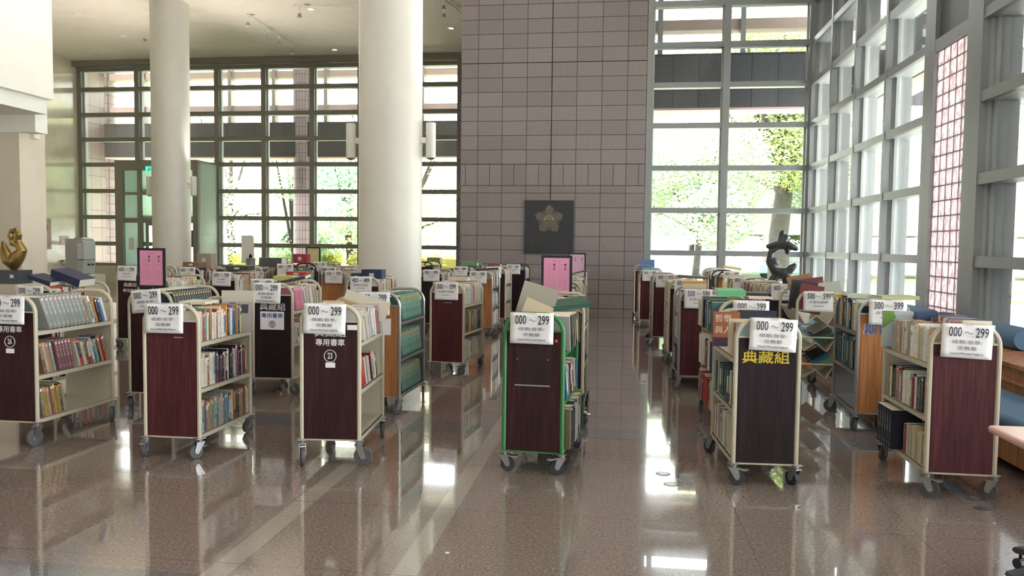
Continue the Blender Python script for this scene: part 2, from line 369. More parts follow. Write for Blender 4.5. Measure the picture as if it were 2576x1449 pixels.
# glass block strip between the two side windows
gb = empty('glass_block_panel'); struct(gb); gb['kind'] = 'structure'
MB().box(XR, XR+.12, 11.39, 11.578, 0, 10.6).box(XR, XR+.12, 10.15, 10.38, 0, 10.6).box(XR+.004, XR+.12, 10.38, 11.39, 4.2, 4.36).build('frame', M_FRAME, gb)
MB().box(XR+.06, XR+.13, 10.38, 11.39, 4.36, 10.6).build('dark_panel', mat('dark_grey_cladding', (.10, .115, .125), .4), gb)
m = MB()
for j in range(21):
    for k in range(5):
        y0 = 10.385+k*.2012; z0 = .0+j*.2
        m.box(XR+.05, XR+.115, y0+.007, y0+.194, z0+.007, z0+.193)
m.build('glass_blocks', M_BLOCK, gb, bevel=.008)
m = MB()
for j in range(22): m.box(XR+.045, XR+.12, 10.38, 11.39, j*.2-.008, j*.2+.008)
for k in range(6): m.box(XR+.045, XR+.12, 10.385+k*.2012-.008, 10.385+k*.2012+.008, 0, 4.2)
m.build('block_mortar', mat('mauve_mortar', (.42, .35, .37), .8), gb)

# columns
def column(x, y, lampz, ll, labels):
    struct(MB().lathe([(.5, 0), (.5, ZC)], (x, y, 0), 64).build('column', M_COLUMN, smooth=True))
    for s, lb in zip((-1, 1), labels):
        t = empty('wall_lamp', (x+s*.5, y, lampz)); tag(t, lb, 'lamp', 'tube wall lamps on the round columns')
        MB().lathe([(.072, -ll/2), (.078, -ll/2+.01), (.078, ll/2-.006), (.07, ll/2)], (s*.155, 0, 0), 24).build('lamp_tube', M_WHITE, t, smooth=True)
        ld = bpy.data.lights.new('added_ceiling_fill', 'SPOT'); ld.energy = 900 if ll > .53 else 450; ld.spot_size = math.radians(105); ld.spot_blend = 1; ld.shadow_soft_size = .06; ld.color = (1, .93, .84)  # spot added above the unlit tube, only to brighten the ceiling
        lo = bpy.data.objects.new('added_ceiling_fill', ld); COL.objects.link(lo); lo.parent = t; lo.location = (s*.16, 0, ll/2+.03); lo.rotation_euler = (PI, s*.55, 0)
        MB().lathe([(.068, -.006), (.02, -.03), (.004, -.034)][::-1], (s*.155, 0, -ll/2), 20).build('lamp_lens', M_CHROME, t, smooth=True)
        b = MB().box(min(0, s*.08), max(0, s*.08), -.035, .035, -.045, .045).box(min(-s*.02, s*.012), max(-s*.02, s*.012), -.05, .05, -.075, .075)
        b.build('lamp_bracket', M_WHITE, t)
        for q in (.06, -.06): MB().cyl((s*.0, -.03, q), (s*.04, -.05, q), .008, n=8).build('bracket_bolt', M_CHROME, t)
column(-3.63, 12.3, 3.19, .55, ('white tube lamp on thick ivory column, side towards the slimmer column', 'white tube lamp on thick ivory column, side towards the mauve tile wall'))
column(-12.3, 20.5, 3.08, .52, ('white tube lamp on distant ivory column, side towards the doorway', 'white tube lamp on distant ivory column, side towards the thick column'))

# stepped white underside of the staircase with marble pier under it
st = empty('wall_stair'); struct(st)
MB().box(-16, -10.8, 6, 14, 4.23, 10.5).build('stair_flight', M_WHITE, st)
MB().box(-16, -10.945, 6, 14, 3.957, 4.23).build('stair_step', M_WHITE, st)
MB().box(-16, -11.2, 14.0, 14.33, 3.63, 5).build('stair_step', M_WHITE, st)
MB().box(-16, -11.49, 14.33, 14.5, 3.55, 5).build('stair_step', M_WHITE, st)
MB().box(-16, -11.88, 14.5, 14.7, 3.41, 5).build('stair_step', M_WHITE, st)
MB().box(-16, -11.59, 14.05, 14.75, 0, 3.957).build('stair_pier', M_MARBLE2, st)

# ceiling fittings
DL = [(-15.72, 23.57), (-15.28, 24.05), (-8.62, 21.4), (-5.12, 23.66), (-9.59, 25.89), (-13.46, 25.78), (-9.6, 23.6), (-15.63, 21.28), (-17.9, 25.6), (-13.45, 21.29), (-7.5, 21.43)]
LBD = ['above the marble side wall, beside small detector', 'second of the pair over the marble wall', 'beside the long straight track rail', 'between thick column and mauve tile wall', 'close to the far window, past the slanting track', 'next to the distant slim column by far window', 'just past the slanting spotlight track', 'over the staircase corner', 'in the corner by the marble wall', 'before the slim column', 'behind the straight spotlight rail']
for i, ((x, y), lb) in enumerate(zip(DL, LBD)):
    if i == 1:
        t = empty('smoke_detector', (x, y, ZC)); tag(t, 'small dark smoke detector on cream ceiling near the marble wall', 'smoke detector')
        MB().lathe([(.03, -.06), (.055, -.05), (.055, -.01), (.065, 0)]).build('housing', M_STEEL, t, smooth=True); MB().lathe([(.012, -.085), (.02, -.06)], n=12).build('sensor', M_SILV, t); continue
    t = empty('ceiling_downlight', (x, y, ZC)); tag(t, 'round recessed downlight '+lb, 'ceiling light', 'recessed downlights in the cream ceiling')
    MB().lathe([(.075, -.004), (.115, -.016), (.125, -.004), (.125, 0)]).build('trim_ring', M_DLIGHT, t, smooth=True)
    MB().lathe([(.074, -.006), (.074, -.002)]).build('lens', M_LAMPON if i in (3, 4, 2) else M_DLIGHT, t)
def track(name, p0, p1, heads, lb):
    t = empty(name, (0, 0, 0)); tag(t, lb, 'track light')
    d = Vector(p1)-Vector(p0); MB().sweep([(p0[0], p0[1], ZC-.05), (p1[0], p1[1], ZC-.05)], .018, .018, 4).build('rail', M_WHITE, t)
    for f in (.02, .98): q = Vector(p0)+d*f; MB().cyl((q[0], q[1], ZC), (q[0], q[1], ZC-.05), .02, n=8).build('ceiling_mount', M_WHITE, t)
    for f, tilt in heads:
        q = Vector(p0)+d*f; h = empty('spot_head', (q[0], q[1], ZC-.07)); h.parent = t
        MB().cyl((0, 0, 0), (0, 0, -.07), .02, n=10).sweep([(-.04, 0, -.07), (-.04, 0, -.2)], .006).sweep([(.04, 0, -.07), (.04, 0, -.2)], .006).sweep([(-.04, 0, -.07), (.04, 0, -.07)], .008).build('yoke', M_WHITE, h)
        X = Matrix.Translation((0, 0, -.2)) @ Matrix.Rotation(tilt, 4, 'Y')
        MB().lathe([(.03, .03), (.045, .02), (.05, -.03), (.066, -.045), (.066, -.075)][::-1], n=18, X=X).build('spot_can', M_SILV, h, smooth=True)
track('track_light', (-10.59, 21.55), (-10.65, 25.0), [(.03, 0), (.42, .9), (.66, 0), (.97, 0)], 'slanting white ceiling rail carrying four small spotlights')
track('track_light', (-8.95, 20.94), (-6.2, 20.94), [(.07, 0), (.92, 0)], 'long white ceiling rail with two hanging spotlights beside thick column')
track('track_light', (-5.1, 21.35), (-4.3, 21.35), [(.35, .2)], 'short ceiling rail with one spotlight between column and tile wall')
track('track_light', (-4.75, 20.2), (-4.45, 22.0), [(.25, 0)], 'ceiling rail with single spotlight close to the mauve tile wall')

# vestibule with glass doors
v = empty('door_1'); struct(v)
vx0, vx1, vy, vz = -17.45, -14.37, 25.56, 4.3
MB().box(vx1-.19, vx1, vy, vy+.12, 0, vz).box(vx0, vx0+.3, vy, vy+.12, 0, vz).box(vx0+.3, vx1-.19, vy, vy+.12, vz-.3, vz).box(vx0, vx1, vy, YB-.1, vz, vz+.05).build('door_frame', M_FRAMEL, v)
MB().box(vx1-.05, vx1, vy+.12, YB, 0, vz).build('side_panel', M_FROST, v)
MB().box(vx1, vx1+.002, vy+.15, YB-.1, 1.78, 1.80).box(vx1, vx1+.002, vy+.25, vy+.27, .1, vz-.1).build('panel_joint', M_WHITE, v)
MB().box(vx0, vx0+.05, vy+.12, YB, 0, vz).build('side_panel', M_FROST, v)
MB().box(-16.62, -16.48, vy+.02, vy+.1, 0, 4.0).box(vx0+.3, vx1-.19, vy+.03, vy+.09, 3.15, 3.24).box(vx0+.3, vx1-.19, vy+.03, vy+.09, 2.18, 2.35).build('door_rail', M_FRAMEL, v)
MB().box(vx0+.3, vx1-.19, vy+.05, vy+.06, 0, 4.0).build('door_glass', M_GLASSG, v)
MB().box(vx0+.05, vx1-.05, YB-.04, YB-.02, 2.35, 4.2).build('back_panel', M_FROST, v)
MB().box(-16.3, -16.2, vy-.02, vy+.025, 0, 2.18).box(-15.35, -15.25, vy-.02, vy+.025, 0, 2.18).box(-16.2, -15.35, vy-.02, vy+.025, 2.08, 2.18).build('door_leaf', M_FRAMEL, v)
MB().box(-16.95, -16.75, vy-.004, vy+.0, 1.25, 1.65).build('door_notice', M_PAPER, v)
e = empty('exit_sign', (-15.95, vy-.05, 3.92)); tag(e, 'small lit green exit sign over the glass doorway, half behind column', 'exit sign')
MB().box(-.28, .28, -.04, .04, 0, .2).build('sign_box', mat('exit_green', (.05, .55, .38), .4, emit=((.05, .8, .5), .9)), e)
# running figure pictogram on the sign
p = MB(); Yf = -.042
p.prism([(-.22, .03), (-.17, .03), (-.13, .09), (-.09, .05), (-.06, .06), (-.12, .13), (-.05, .12), (-.05, .14), (-.15, .15), (-.19, .1)], Yf, Yf+.002, axis='Y').prism([(-.14+.018*math.cos(a*PI/4), .17+.018*math.sin(a*PI/4)) for a in range(8)], Yf, Yf+.002, axis='Y').build('running_figure', M_WLET, e)
for lb, x0, x1, z0, z1 in (('upper dark framed picture behind the glass door', -16.2, -15.75, 1.35, 1.95), ('dark framed picture behind door glass beside the slim column', -15.5, -15.1, 1.35, 1.95), ('lower dark framed picture seen through the glass door', -16.9, -16.6, .75, 1.3)):
    o = MB().box(x0, x1, YB-.12, YB-.09, z0, z1, 0).box(x0+.04, x1-.04, YB-.123, YB-.12, z0+.05, z1-.05, 1).build('framed_picture', [M_FRB, mat('slate_print', (.12, .15, .19), .5)]); tag(o, lb, 'picture')

# marble side: posters, dispenser, counter, statue on plinth
def pic(name, lb, cat, y0, y1, z0, z1, cols, seed):
    rnd = random.Random(seed); e = empty(name, (XL+.005, (y0+y1)/2, z0)); tag(e, lb, cat); w = y1-y0; h = z1-z0
    MB().box(0, .012, -w/2, w/2, 0, h).build('sheet', mat(name+'_'+str(seed), cols[0], .5), e)
    for c in cols[1:]:
        b = MB()
        for k in range(4):
            cy, cz, r = rnd.uniform(-.3, .3)*w, rnd.uniform(.2, .8)*h, rnd.uniform(.06, .2)*w
            b.prism([(cy+r*math.cos(a*PI/5)*rnd.uniform(.7, 1.3), cz+r*1.2*math.sin(a*PI/5)) for a in range(10)], .012, .013+.0004*cols.index(c), axis='X')
        b.build('printed_shape', mat(name+'_ink_%d_%d' % (seed, cols.index(c)), c, .5), e)
pic('poster', 'tall mauve brown poster on the pale marble wall behind gold statue', 'poster', 24.45, 25.4, 1.22, 2.3, [(.42, .27, .27), (.66, .58, .52), (.25, .15, .14)], 1)
pic('poster', 'small blue poster hanging directly beneath the mauve poster', 'poster', 24.5, 24.95, .78, 1.18, [(.12, .24, .52), (.6, .75, .9), (.05, .1, .35)], 2)
pic('notice_sheet', 'small pink paper notice on marble wall beside water dispenser', 'notice', 25.85, 26.3, 1.38, 1.7, [(.72, .5, .62), (.78, .66, .72)], 3)
e = empty('paper_holder', (XL, 26.1, .72)); tag(e, 'chrome paper roll holder on marble wall below the pink notice', 'holder')
MB().box(0, .14, -.2, .2, .05, .12).build('holder_cover', M_CHROME, e); MB().cyl((.08, -.19, .02), (.08, .19, .02), .05).build('paper_roll', M_PAPER, e, smooth=True)
struct(MB().box(-19.8, -14.6, 20, 20.9, 0, .59).build('wall_low_counter', M_MARBLE2))
e = empty('water_dispenser', (-14.95, 20.3, .59)); tag(e, 'silver grey water dispenser standing on low marble counter', 'water dispenser')
MB().box(-.26, .1, -.25, .25, .0, 1.0).build('body', M_SILV, e, bevel=.01)
MB().prism([(.1, .0), (.26, .03), (.3, .45), (.3, .9), (.24, 1.0), (.1, 1.0)], -.25, .25, axis='Y').build('front_cover', M_JAMB, e)
MB().prism([(-.05, 1.0), (.05, 1.04), (.2, 1.04), (.28, .99)], -.2, .2, axis='Y').build('top_cap', M_SILV, e)
b = MB()
for k in range(8): b.box(.12, .27, -.262, -.25, .45+k*.055, .475+k*.055)
b.build('vent_grille', M_WHITE, e); MB().box(.1, .32, -.255, .255, .42, .428).build('seam', M_FRB, e)
for q in (-.08, .08): MB().cyl((.3, q, .3), (.36, q, .27), .02).build('tap', M_FRB, e)
MB().box(-.24, -.1, -.256, -.25, .12, .2).build('maker_plate', M_PAPER, e)
pl = MB().box(-13.6, -10.78, 12.9, 13.9, 0, .74).build('wall_plinth', M_MARBLE2); struct(pl)
e = empty('gold_statue', (-11.0, 13.15, .74)); tag(e, 'abstract polished gold statue of two twining forms on blue stone block', 'statue')
MB().box(-.26, .2, -.18, .2, 0, .25).build('stone_base', M_BLOCKST, e); MB().box(.06, .13, -.185, -.18, .11, .17).build('name_plate', M_PAPER, e)
def blob(name, segs, m, parent, lvl=3, voxel=.02):
    """Fuse tapered tubes and balls into one continuous surface."""
    b = MB()
    for path, rad in segs: b.sweep(path, 1, 1, 14, radii=rad)
    for path, rad in segs:
        for q, r in ((path[0], rad[0]), (path[-1], rad[-1])):
            b.lathe([(r*math.sin(k*PI/8)+1e-4, -r*math.cos(k*PI/8)) for k in range(9)], q, 14)
    o = b.build(name, m, parent, smooth=True); r = o.modifiers.new('fuse', 'REMESH'); r.mode = 'VOXEL'; r.voxel_size = voxel; r.use_smooth_shade = True
    s = o.modifiers.new('smooth', 'SMOOTH'); s.iterations = 7; s.factor = .6; return o
blob('figure', [([(0, 0, .28), (.02, 0, .4), (.1, 0, .52), (.17, 0, .62), (.1, 0, .72), (.02, 0, .74)], [.06, .12, .12, .09, .08, .06]),
    ([(0, 0, .3), (-.1, 0, .42), (-.17, 0, .58), (-.22, 0, .76)], [.07, .12, .1, .03]),
    ([(.02, 0, .74), (.08, 0, .82), (.12, -.02, .9), (.05, 0, .98), (-.04, 0, .96), (-.08, 0, .86), (-.02, -.02, .8)], [.06, .07, .065, .05, .05, .045, .04]),
    ([(.05, 0, .98), (.07, 0, 1.03)], [.05, .015]), ([(-.02, 0, .74), (-.05, 0, .88)], [.06, .05])], M_GOLD, e, voxel=.014)
# dark statue by the far window
e = empty('bronze_statue', (3.2, 16.2, 0)); tag(e, 'dark abstract bronze figure curling upward in front of the bright corner window', 'statue')
MB().box(-.28, .28, -.22, .22, 0, .78).build('pedestal', M_MARBLE2, e, bevel=.01)
z = .78
blob('figure', [([(-.2, 0, z), (-.17, 0, z+.12), (-.08, 0, z+.26)], [.09, .085, .09]), ([(.12, 0, z), (.12, 0, z+.2), (.03, 0, z+.3)], [.1, .1, .1]),
    ([(.12, 0, z+.3), (.2, -.02, z+.4), (.24, -.03, z+.43)], [.09, .08, .06]),
    ([(.05, 0, z+.25), (-.12, 0, z+.33), (-.23, 0, z+.5), (-.21, 0, z+.68), (-.1, 0, z+.8), (.02, 0, z+.83)], [.1, .1, .075, .065, .07, .08]),
    ([(-.12, 0, z+.48), (-.16, 0, z+.52)], [.08, .08]),
    ([(.0, 0, z+.86), (-.14, 0, z+.84), (-.26, 0, z+.81)], [.08, .075, .05]), ([(.0, 0, z+.86), (.12, 0, z+.84), (.27, 0, z+.77)], [.08, .08, .055]),
    ([(.1, 0, z+.82), (.11, 0, z+.7)], [.07, .055]), ([(-.02, 0, z+.88), (-.03, 0, z+1.0), (.0, 0, z+1.08)], [.07, .045, .062]), ([(.03, -.02, z+.9), (.08, -.02, z+1.0)], [.05, .05])], M_BRONZE, e, voxel=.016)

# plaque on the tile wall
e = empty('wall_plaque', (-1.62, YW-.005, 1.36)); tag(e, 'square charcoal bronze plaque with a five petal blossom emblem on tile wall', 'plaque')
MB().box(-.575, .575, -.03, 0, 0, 1.245).build('plate', M_PLAQ, e)
cz = .80; b = MB()
for k in range(5):
    a = PI/2+k*2*PI/5; X = Matrix.Translation((0, 0, cz)) @ Matrix.Rotation(-(a-PI/2), 4, 'Y')
    b.prism([(-.075, .13), (.075, .13), (.105, .24), (.085, .28), (.0, .345), (-.085, .28), (-.105, .24)], -.045, -.03, axis='Y', X=X)
    X2 = Matrix.Translation((0, 0, cz)) @ Matrix.Rotation(-(a-PI/2+PI/5), 4, 'Y'); b.prism([(-.012, .16), (.012, .16), (.02, .24), (.0, .265), (-.02, .24)], -.04, -.03, axis='Y', X=X2)
b.build('petals', M_PLAQ2, e)
MB().cyl((0, -.055, cz), (0, -.03, cz), .16, n=40).build('emblem_disc', M_PLAQ2, e)
arc = [(.105*math.cos(a), -.06, cz-.02+.105*math.sin(a)) for a in [PI*i/16 for i in range(17)]]
b = MB().sweep(arc, .009, .009, 6)
for s in (-1, 1): b.sweep([(s*.045+.045*math.cos(a)*-s, -.06, cz-.01+.035*math.sin(a)) for a in [PI*i/8 for i in range(9)]], .007, .007, 6)
b.lathe([(.001, -.014), (.014, 0), (.001, .014)], (0, -.06, cz+.045), 10).build('emblem_mark', M_PLAQ3, e)
rnd = random.Random(5); b = MB()
for c in range(19):
    x = -.43+c*.0465; zt = .42-(.07 if c in (0, 1) else 0)-(.05 if c > 15 else 0)-rnd.choice((0, 0, .03)); zb = .08+rnd.uniform(0, .14 if c % 4 else .02); z = zt
    while z > zb:
        for q in range(3):
            w = rnd.uniform(.006, .013); b.box(x-w, x+w, -.034, -.03, z-.005*q*1.4-.003, z-.005*q*1.4)
        b.box(x-.001, x+.002, -.034, -.03, z-.018, z); z -= .0245
b.build('engraved_text', mat_metal('worn_lettering', (.13, .13, .135), .5, .3), e)
# floor outlets
for i, (x, y, lb) in enumerate(((.37, 5.19, 'round chrome floor socket cover in the bright aisle'), (.33, 5.42, 'second chrome floor socket cover just behind the aisle one'), (2.2, 5.0, 'round chrome floor disc beneath the trolley beside the pink table'), (2.25, 5.2, 'second chrome disc set in floor under pink table side trolley'), (-2.75, 5.1, 'round floor disc between the maroon and the twenty-three trolleys'))):
    o = MB().lathe([(.028, .004), (.045, .003), (.05, 0)][::-1], (0, 0, 0)).build('floor_socket', M_CHROME, loc=(x, y, .0005)); tag(o, lb, 'floor socket')
o = MB().box(-.045, .045, -.03, .03, 0, .012).box(-.04, .04, .03, .036, .0, .04).build('floor_outlet', M_CHROME, loc=(.47, 5.25, .0)); tag(o, 'open square chrome floor outlet lid in the bright aisle', 'floor outlet')

# benches with blue cushions along the side window
def bench(y0, y1, lb, roll=True):
    e = empty('bench', (2.7, y0, 0)); tag(e, lb, 'bench', 'oak benches along the side window'); L = y1-y0
    MB().box(.52, 1.2, 0, L, 0, .60).box(.02, .52, 0, L, .08, .27).build('wooden_frame', M_BENCH, e)
    MB().box(.49, 1.22, 0, L, .60, .635).box(.5, .52, .06, L-.06, .47, .49).box(.0, .5, .0, L, .26, .30).build('wood_trim', M_BENCH, e)
    MB().box(-.02, .49, .02, L-.02, .3, .42).build('seat_cushion', M_BLUE, e, bevel=.045, smooth=True)
    if roll: MB().sweep([(1.0, .0, .735), (1.0, .05, .735), (1.0, L*.5, .735), (1.0, L-.25, .735), (1.0, L-.2, .735)], .115, .115, 20, radii=[.8, 1, 1.03, 1, .8]).build('bolster', M_BLUE, e, smooth=True)
bench(4.9, 7.7, 'long oak bench with blue seat cushion behind the trolley beside pink table', False)
bench(7.75, 9.85, 'oak bench with blue bolster standing before the glass blocks')
bench(9.9, 12.2, 'oak bench with blue bolster behind the sloping shelf trolley')
bench(12.3, 14.6, 'oak bench with blue bolster closest to the dark statue')
e = empty('table', (2.44, 3.16, 0)); tag(e, 'pink topped table with rounded edge, mostly outside the frame', 'table')
MB().box(-.72, .72, -.75, .75, .705, .74).build('table_top', M_TABLE, e, bevel=.014)
for sx in (-1, 1):
    for sy in (-1, 1): MB().box(sx*.4-.02, sx*.4+.02, sy*.4-.02, sy*.4+.02, 0, .705).build('leg', M_CHAIRP, e)
e = empty('swivel_chair', (2.11, 3.79, 0)); tag(e, 'dark swivel chair with star base tucked by the pink table', 'chair')
for k in range(5):
    X = Matrix.Rotation(PI+k*2*PI/5+.12, 4, 'Z'); lg = MB().prism([(.03, .12), (.33, .075), (.35, .085), (.34, .105), (.03, .16)], -.028, .028, axis='Y', X=X).build('base_leg', M_CHAIRP, e, bevel=.006)
    MB().cyl(X @ Vector((.32, -.022, .026)), X @ Vector((.32, .022, .026)), .026).cyl(X @ Vector((.32, 0, .04)), X @ Vector((.32, 0, .085)), .008, n=8).build('caster', M_FRB, lg)
MB().cyl((0, 0, .1), (0, 0, .42), .028).build('gas_lift', M_FRB, e); MB().box(-.17, .2, -.2, .2, .42, .48).build('seat', M_FRB, e, bevel=.02)
# paper easel and urn beside the vestibule
e = empty('notice_easel', (-12.35+1.55, 22, 0)); tag(e, 'pale grey notice board on a stand beside the slim column', 'notice board')
MB().prism([(-.2, 1.0), (.19, 1.0), (.17, 1.72), (.13, 1.75), (-.2, 1.75)], -.02, 0, axis='Y').build('board', M_WHITE, e)
MB().box(-.2, .2, -.03, -.02, .93, 1.02).build('ledge', M_PAPER, e); MB().box(-.02, .02, 0, .03, .02, 1.0).box(-.25, .25, -.2, .2, 0, .02).build('stand', M_SILV, e)
e = empty('side_table', (-9.85, 20.2, 0)); tag(e, 'pale side table carrying a steel urn by the far window', 'table')
MB().box(-.4, .4, -.25, .25, .86, .9).build('table_top', M_WHITE, e)
for sx in (-1, 1):
    for sy in (-1, 1): MB().box(sx*.36-.02, sx*.36+.02, sy*.2-.02, sy*.2+.02, 0, .86).build('leg', M_SILV, e)
e = empty('steel_urn', (-9.85, 20.2, .9)); tag(e, 'stainless steel urn with dark lid knob standing on side table', 'urn')
MB().lathe([(.11, 0), (.12, .02), (.12, .2), (.13, .215), (.05, .235)], n=28).build('pot', M_CHROME, e, smooth=True); MB().lathe([(.03, .23), (.05, .27), (.03, .28), (.035, .32), (.03, .33)], n=16).build('lid_knob', M_FRB, e, smooth=True)
# ------------------------------------------------------------------ book trolleys
SUBJ = {'000': ('000~299', '總類/哲學/', '宗教類', '(General /Philosophy/ Religions)'), '300': ('300~399', '自然科學類', '', '(Natural Sciences)'),
        '400': ('400~499', '應用科學類', '', '(Applied Sciences)'), '500': ('500~599', '社會科學類', '', '(Social Sciences)'),
        '600': ('600~799', '史地類', '', '(History & Geography)'), '800': ('800~899', '語文類', '', '(Linguistics)'), '900': ('900~999', '藝術類', '', '(Arts)')}
PSH = {}
def label_sheet(root, code, x, ztop, tilt=0.0, y=-.03, s=1.0):
    e = empty('label_sheet', (x, y, ztop)); e.parent = root; e.rotation_euler = (0, tilt, 0); e.scale = (s, 1, s)
    if 'p' not in PSH:
        m = MB(); n = 8; w, h = .297, .21
        for i in range(n+1):
            for j in range(n+1):
                u, v = i/n-.5, j/n; m.v.append((u*w, -.002-.006*v*v*(1+.5*math.sin(u*5))+.003*math.sin(u*7+v*3)*v, -v*h))
        for i in range(n):
            for j in range(n): a = i*(n+1)+j; m.face((a, a+1, a+n+2, a+n+1))
        o = m.build('sheet', M_PAPER, e, smooth=True); sd = o.modifiers.new('thick', 'SOLIDIFY'); sd.thickness = .0006; PSH['p'] = o
        t = MB().box(-.02, .03, -.005, .012, -.012, .004).build('tape', M_ACR, e); PSH['t'] = t
    else:
        for k in 'pt': o = PSH[k].copy(); COL.objects.link(o); o.parent = e
    a, b, c, d = SUBJ[code]; Y = -.0135
    hh = .17/2
    n1, n2 = a.split('~')
    text_obj('printed_number', n1, .086, M_INK, e, (-.074, Y, -.052), sx=.60, bold=.0004)
    text_obj('printed_number', n2, .086, M_INK, e, (.082, Y, -.052), sx=.60, bold=.0004)
    if 'w' not in PSH:
        pts = [(-.018+.044*i/8, Y, -.052+.006*math.sin(2*PI*i/8)) for i in range(9)]; PSH['w'] = MB().sweep(pts, .0022, .0022, 4).build('printed_tilde', M_INK, e)
    else: o = PSH['w'].copy(); COL.objects.link(o); o.parent = e
    text_obj('printed_subject', b, .026, M_GINK, e, (0, Y, -.112), sx=1.38, space=1.15)
    if c: text_obj('printed_subject', c, .026, M_GINK, e, (0, Y-.001, -.15), sx=1.38, space=1.15)
    text_obj('printed_english', d, .0165, M_GINK, e, (0, Y-.002, -.182 if c else -.15), sx=.9, bold=.0003)
    return e
def caster(root, x, y, r, ang, rub, brake):
    zb = 2*r+.045; e = empty('caster', (x, y, 0), ang); e.parent = root; k = (round(r, 3), rub.name)
    if k not in PSH:
        m = MB().box(-.035, .035, -.03, .03, zb-.004, zb).cyl((0, 0, zb-.03), (0, 0, zb-.004), .024, .028, 16)
        for s in (-1, 1): m.prism([(-.03, zb-.028), (.03, zb-.028), (.045, r+.01), (.038, r-.012), (.018, r-.012), (.01, r)], s*.022-.0015, s*.022+.0015, axis='Y')
        m.box(-.03, .03, -.0235, .0235, zb-.032, zb-.026); m.cyl((.028, -.028, r), (.028, .028, r), .006, n=8)
        f = m.build('fork', M_CHROME, e)
        w = MB().lathe([(r*.62, -.013), (r*.95, -.013), (r, -.006), (r, .006), (r*.95, .013), (r*.62, .013)], (0, 0, 0), 28, 0, Matrix.Translation((.028, 0, r)) @ Matrix.Rotation(PI/2, 4, 'X')).build('wheel', rub, e, smooth=True)
        h = MB().lathe([(.001, -.01), (r*.2, -.015), (r*.62, -.008), (r*.62, .008), (r*.2, .015), (.001, .01)], (0, 0, 0), 20, 0, Matrix.Translation((.028, 0, r)) @ Matrix.Rotation(PI/2, 4, 'X')).build('hub', M_HUB, e, smooth=True)
        b = MB().prism([(.03, 2*r+.006), (.075, 2*r-.004), (.1, 2*r+.004), (.098, 2*r+.011), (.06, 2*r+.01), (.02, 2*r+.02)], -.018, .018, axis='Y').build('brake_lever', M_CHROME, e)
        PSH[k] = (f, w, h, b)
        if not brake: b.scale = (.6, 1, .98)
    else:
        for o in PSH[k] if brake else PSH[k][:3]: o = o.copy(); COL.objects.link(o); o.parent = e
def frame_path(W_, z0, h, rad=.125):
    w = W_/2; p = [(-w, 0, z0), (-w, 0, (z0+h)/2), (-w, 0, h-rad)]
    for i in range(1, 8): a = PI-PI/2*i/8; p.append((-w+rad+rad*math.cos(a), 0, h-rad+rad*math.sin(a)))
    p += [(-w+rad, 0, h), (w-rad, 0, h)]
    for i in range(1, 8): a = PI/2-PI/2*i/8; p.append((w-rad+rad*math.cos(a), 0, h-rad+rad*math.sin(a)))
    return p + [(w, 0, h-rad), (w, 0, (z0+h)/2), (w, 0, z0)]
CARTS = {}
def cart(key, lb, x, y, yaw=0, Wd=.43, L=.83, h=1.1, r=.05, fm=M_BEIGE, pm=M_WINE, code='000', px=-.02, tilt=0, pz=0, lets=(), rub=M_RUBBER, shelves=(.165, .495, .83), shm=None, ps=1.0, plain=False, vshelf=False):
    zb = 2*r+.045; root = empty('book_trolley', (x, y, 0), math.radians(yaw)); tag(root, lb, 'book trolley', 'library book trolleys parked in rows')
    w = Wd-.03; dz = zb-.145; shelves = tuple(s+dz for s in shelves) if not vshelf else shelves
    for k, yy in enumerate((0, L)):
        MB().sweep([(a, yy, c) for a, b, c in frame_path(w, zb, h)], .0155, .0155, 8).build('end_frame', fm, root, smooth=True)
        ya, yb = (-.006, .008) if k == 0 else (L-.008, L+.006)
        MB().box(-w/2+.012, w/2-.012, ya, yb, zb, h-.115).build('end_panel', pm, root)
        MB().box(-w/2+.012, w/2-.012, *((.008, .011) if k == 0 else (L-.011, L-.008)), zb, h-.115).build('panel_lining', shm or fm, root)
        MB().box(-w/2+.01, w/2-.01, yy-.01, yy+.01, h-.118, h-.106).build('panel_edging', fm, root); MB().box(-w/2, w/2, yy-.011, yy+.011, zb-.006, zb+.004).build('panel_edging', fm, root)
    for z in (shelves if not vshelf else ()):
        MB().box(-w/2-.008, w/2+.008, .0, L, z-.006, z).box(w/2-.002, w/2+.01, 0, L, z-.03, z).box(-w/2-.01, -w/2+.002, 0, L, z-.03, z).build('shelf', shm or fm, root)
    rnd = random.Random(key)
    for i, (sx, yy) in enumerate(((-1, .0), (1, .0), (-1, L), (1, L))): caster(root, sx*w/2, yy, r, rnd.uniform(0, 2*PI), rub, rnd.random() < .6)
    if code: label_sheet(root, code, px, h+.012+pz, tilt, s=ps)
    for i, l in enumerate(lets):
        s, sz, z, m = l[:4]; o = text_obj('panel_lettering', s, sz, m, root, (l[4] if len(l) > 4 else 0, -.0085-.0008*i, z), bold=.001 if sz > .03 else 0, sx=l[5] if len(l) > 5 else 1.1)
    CARTS[key] = dict(root=root, W=w, L=L, h=h, sh=shelves, M=Matrix.Translation((x, y, 0)) @ Matrix.Rotation(math.radians(yaw), 4, 'Z'), zb=zb)
    return root

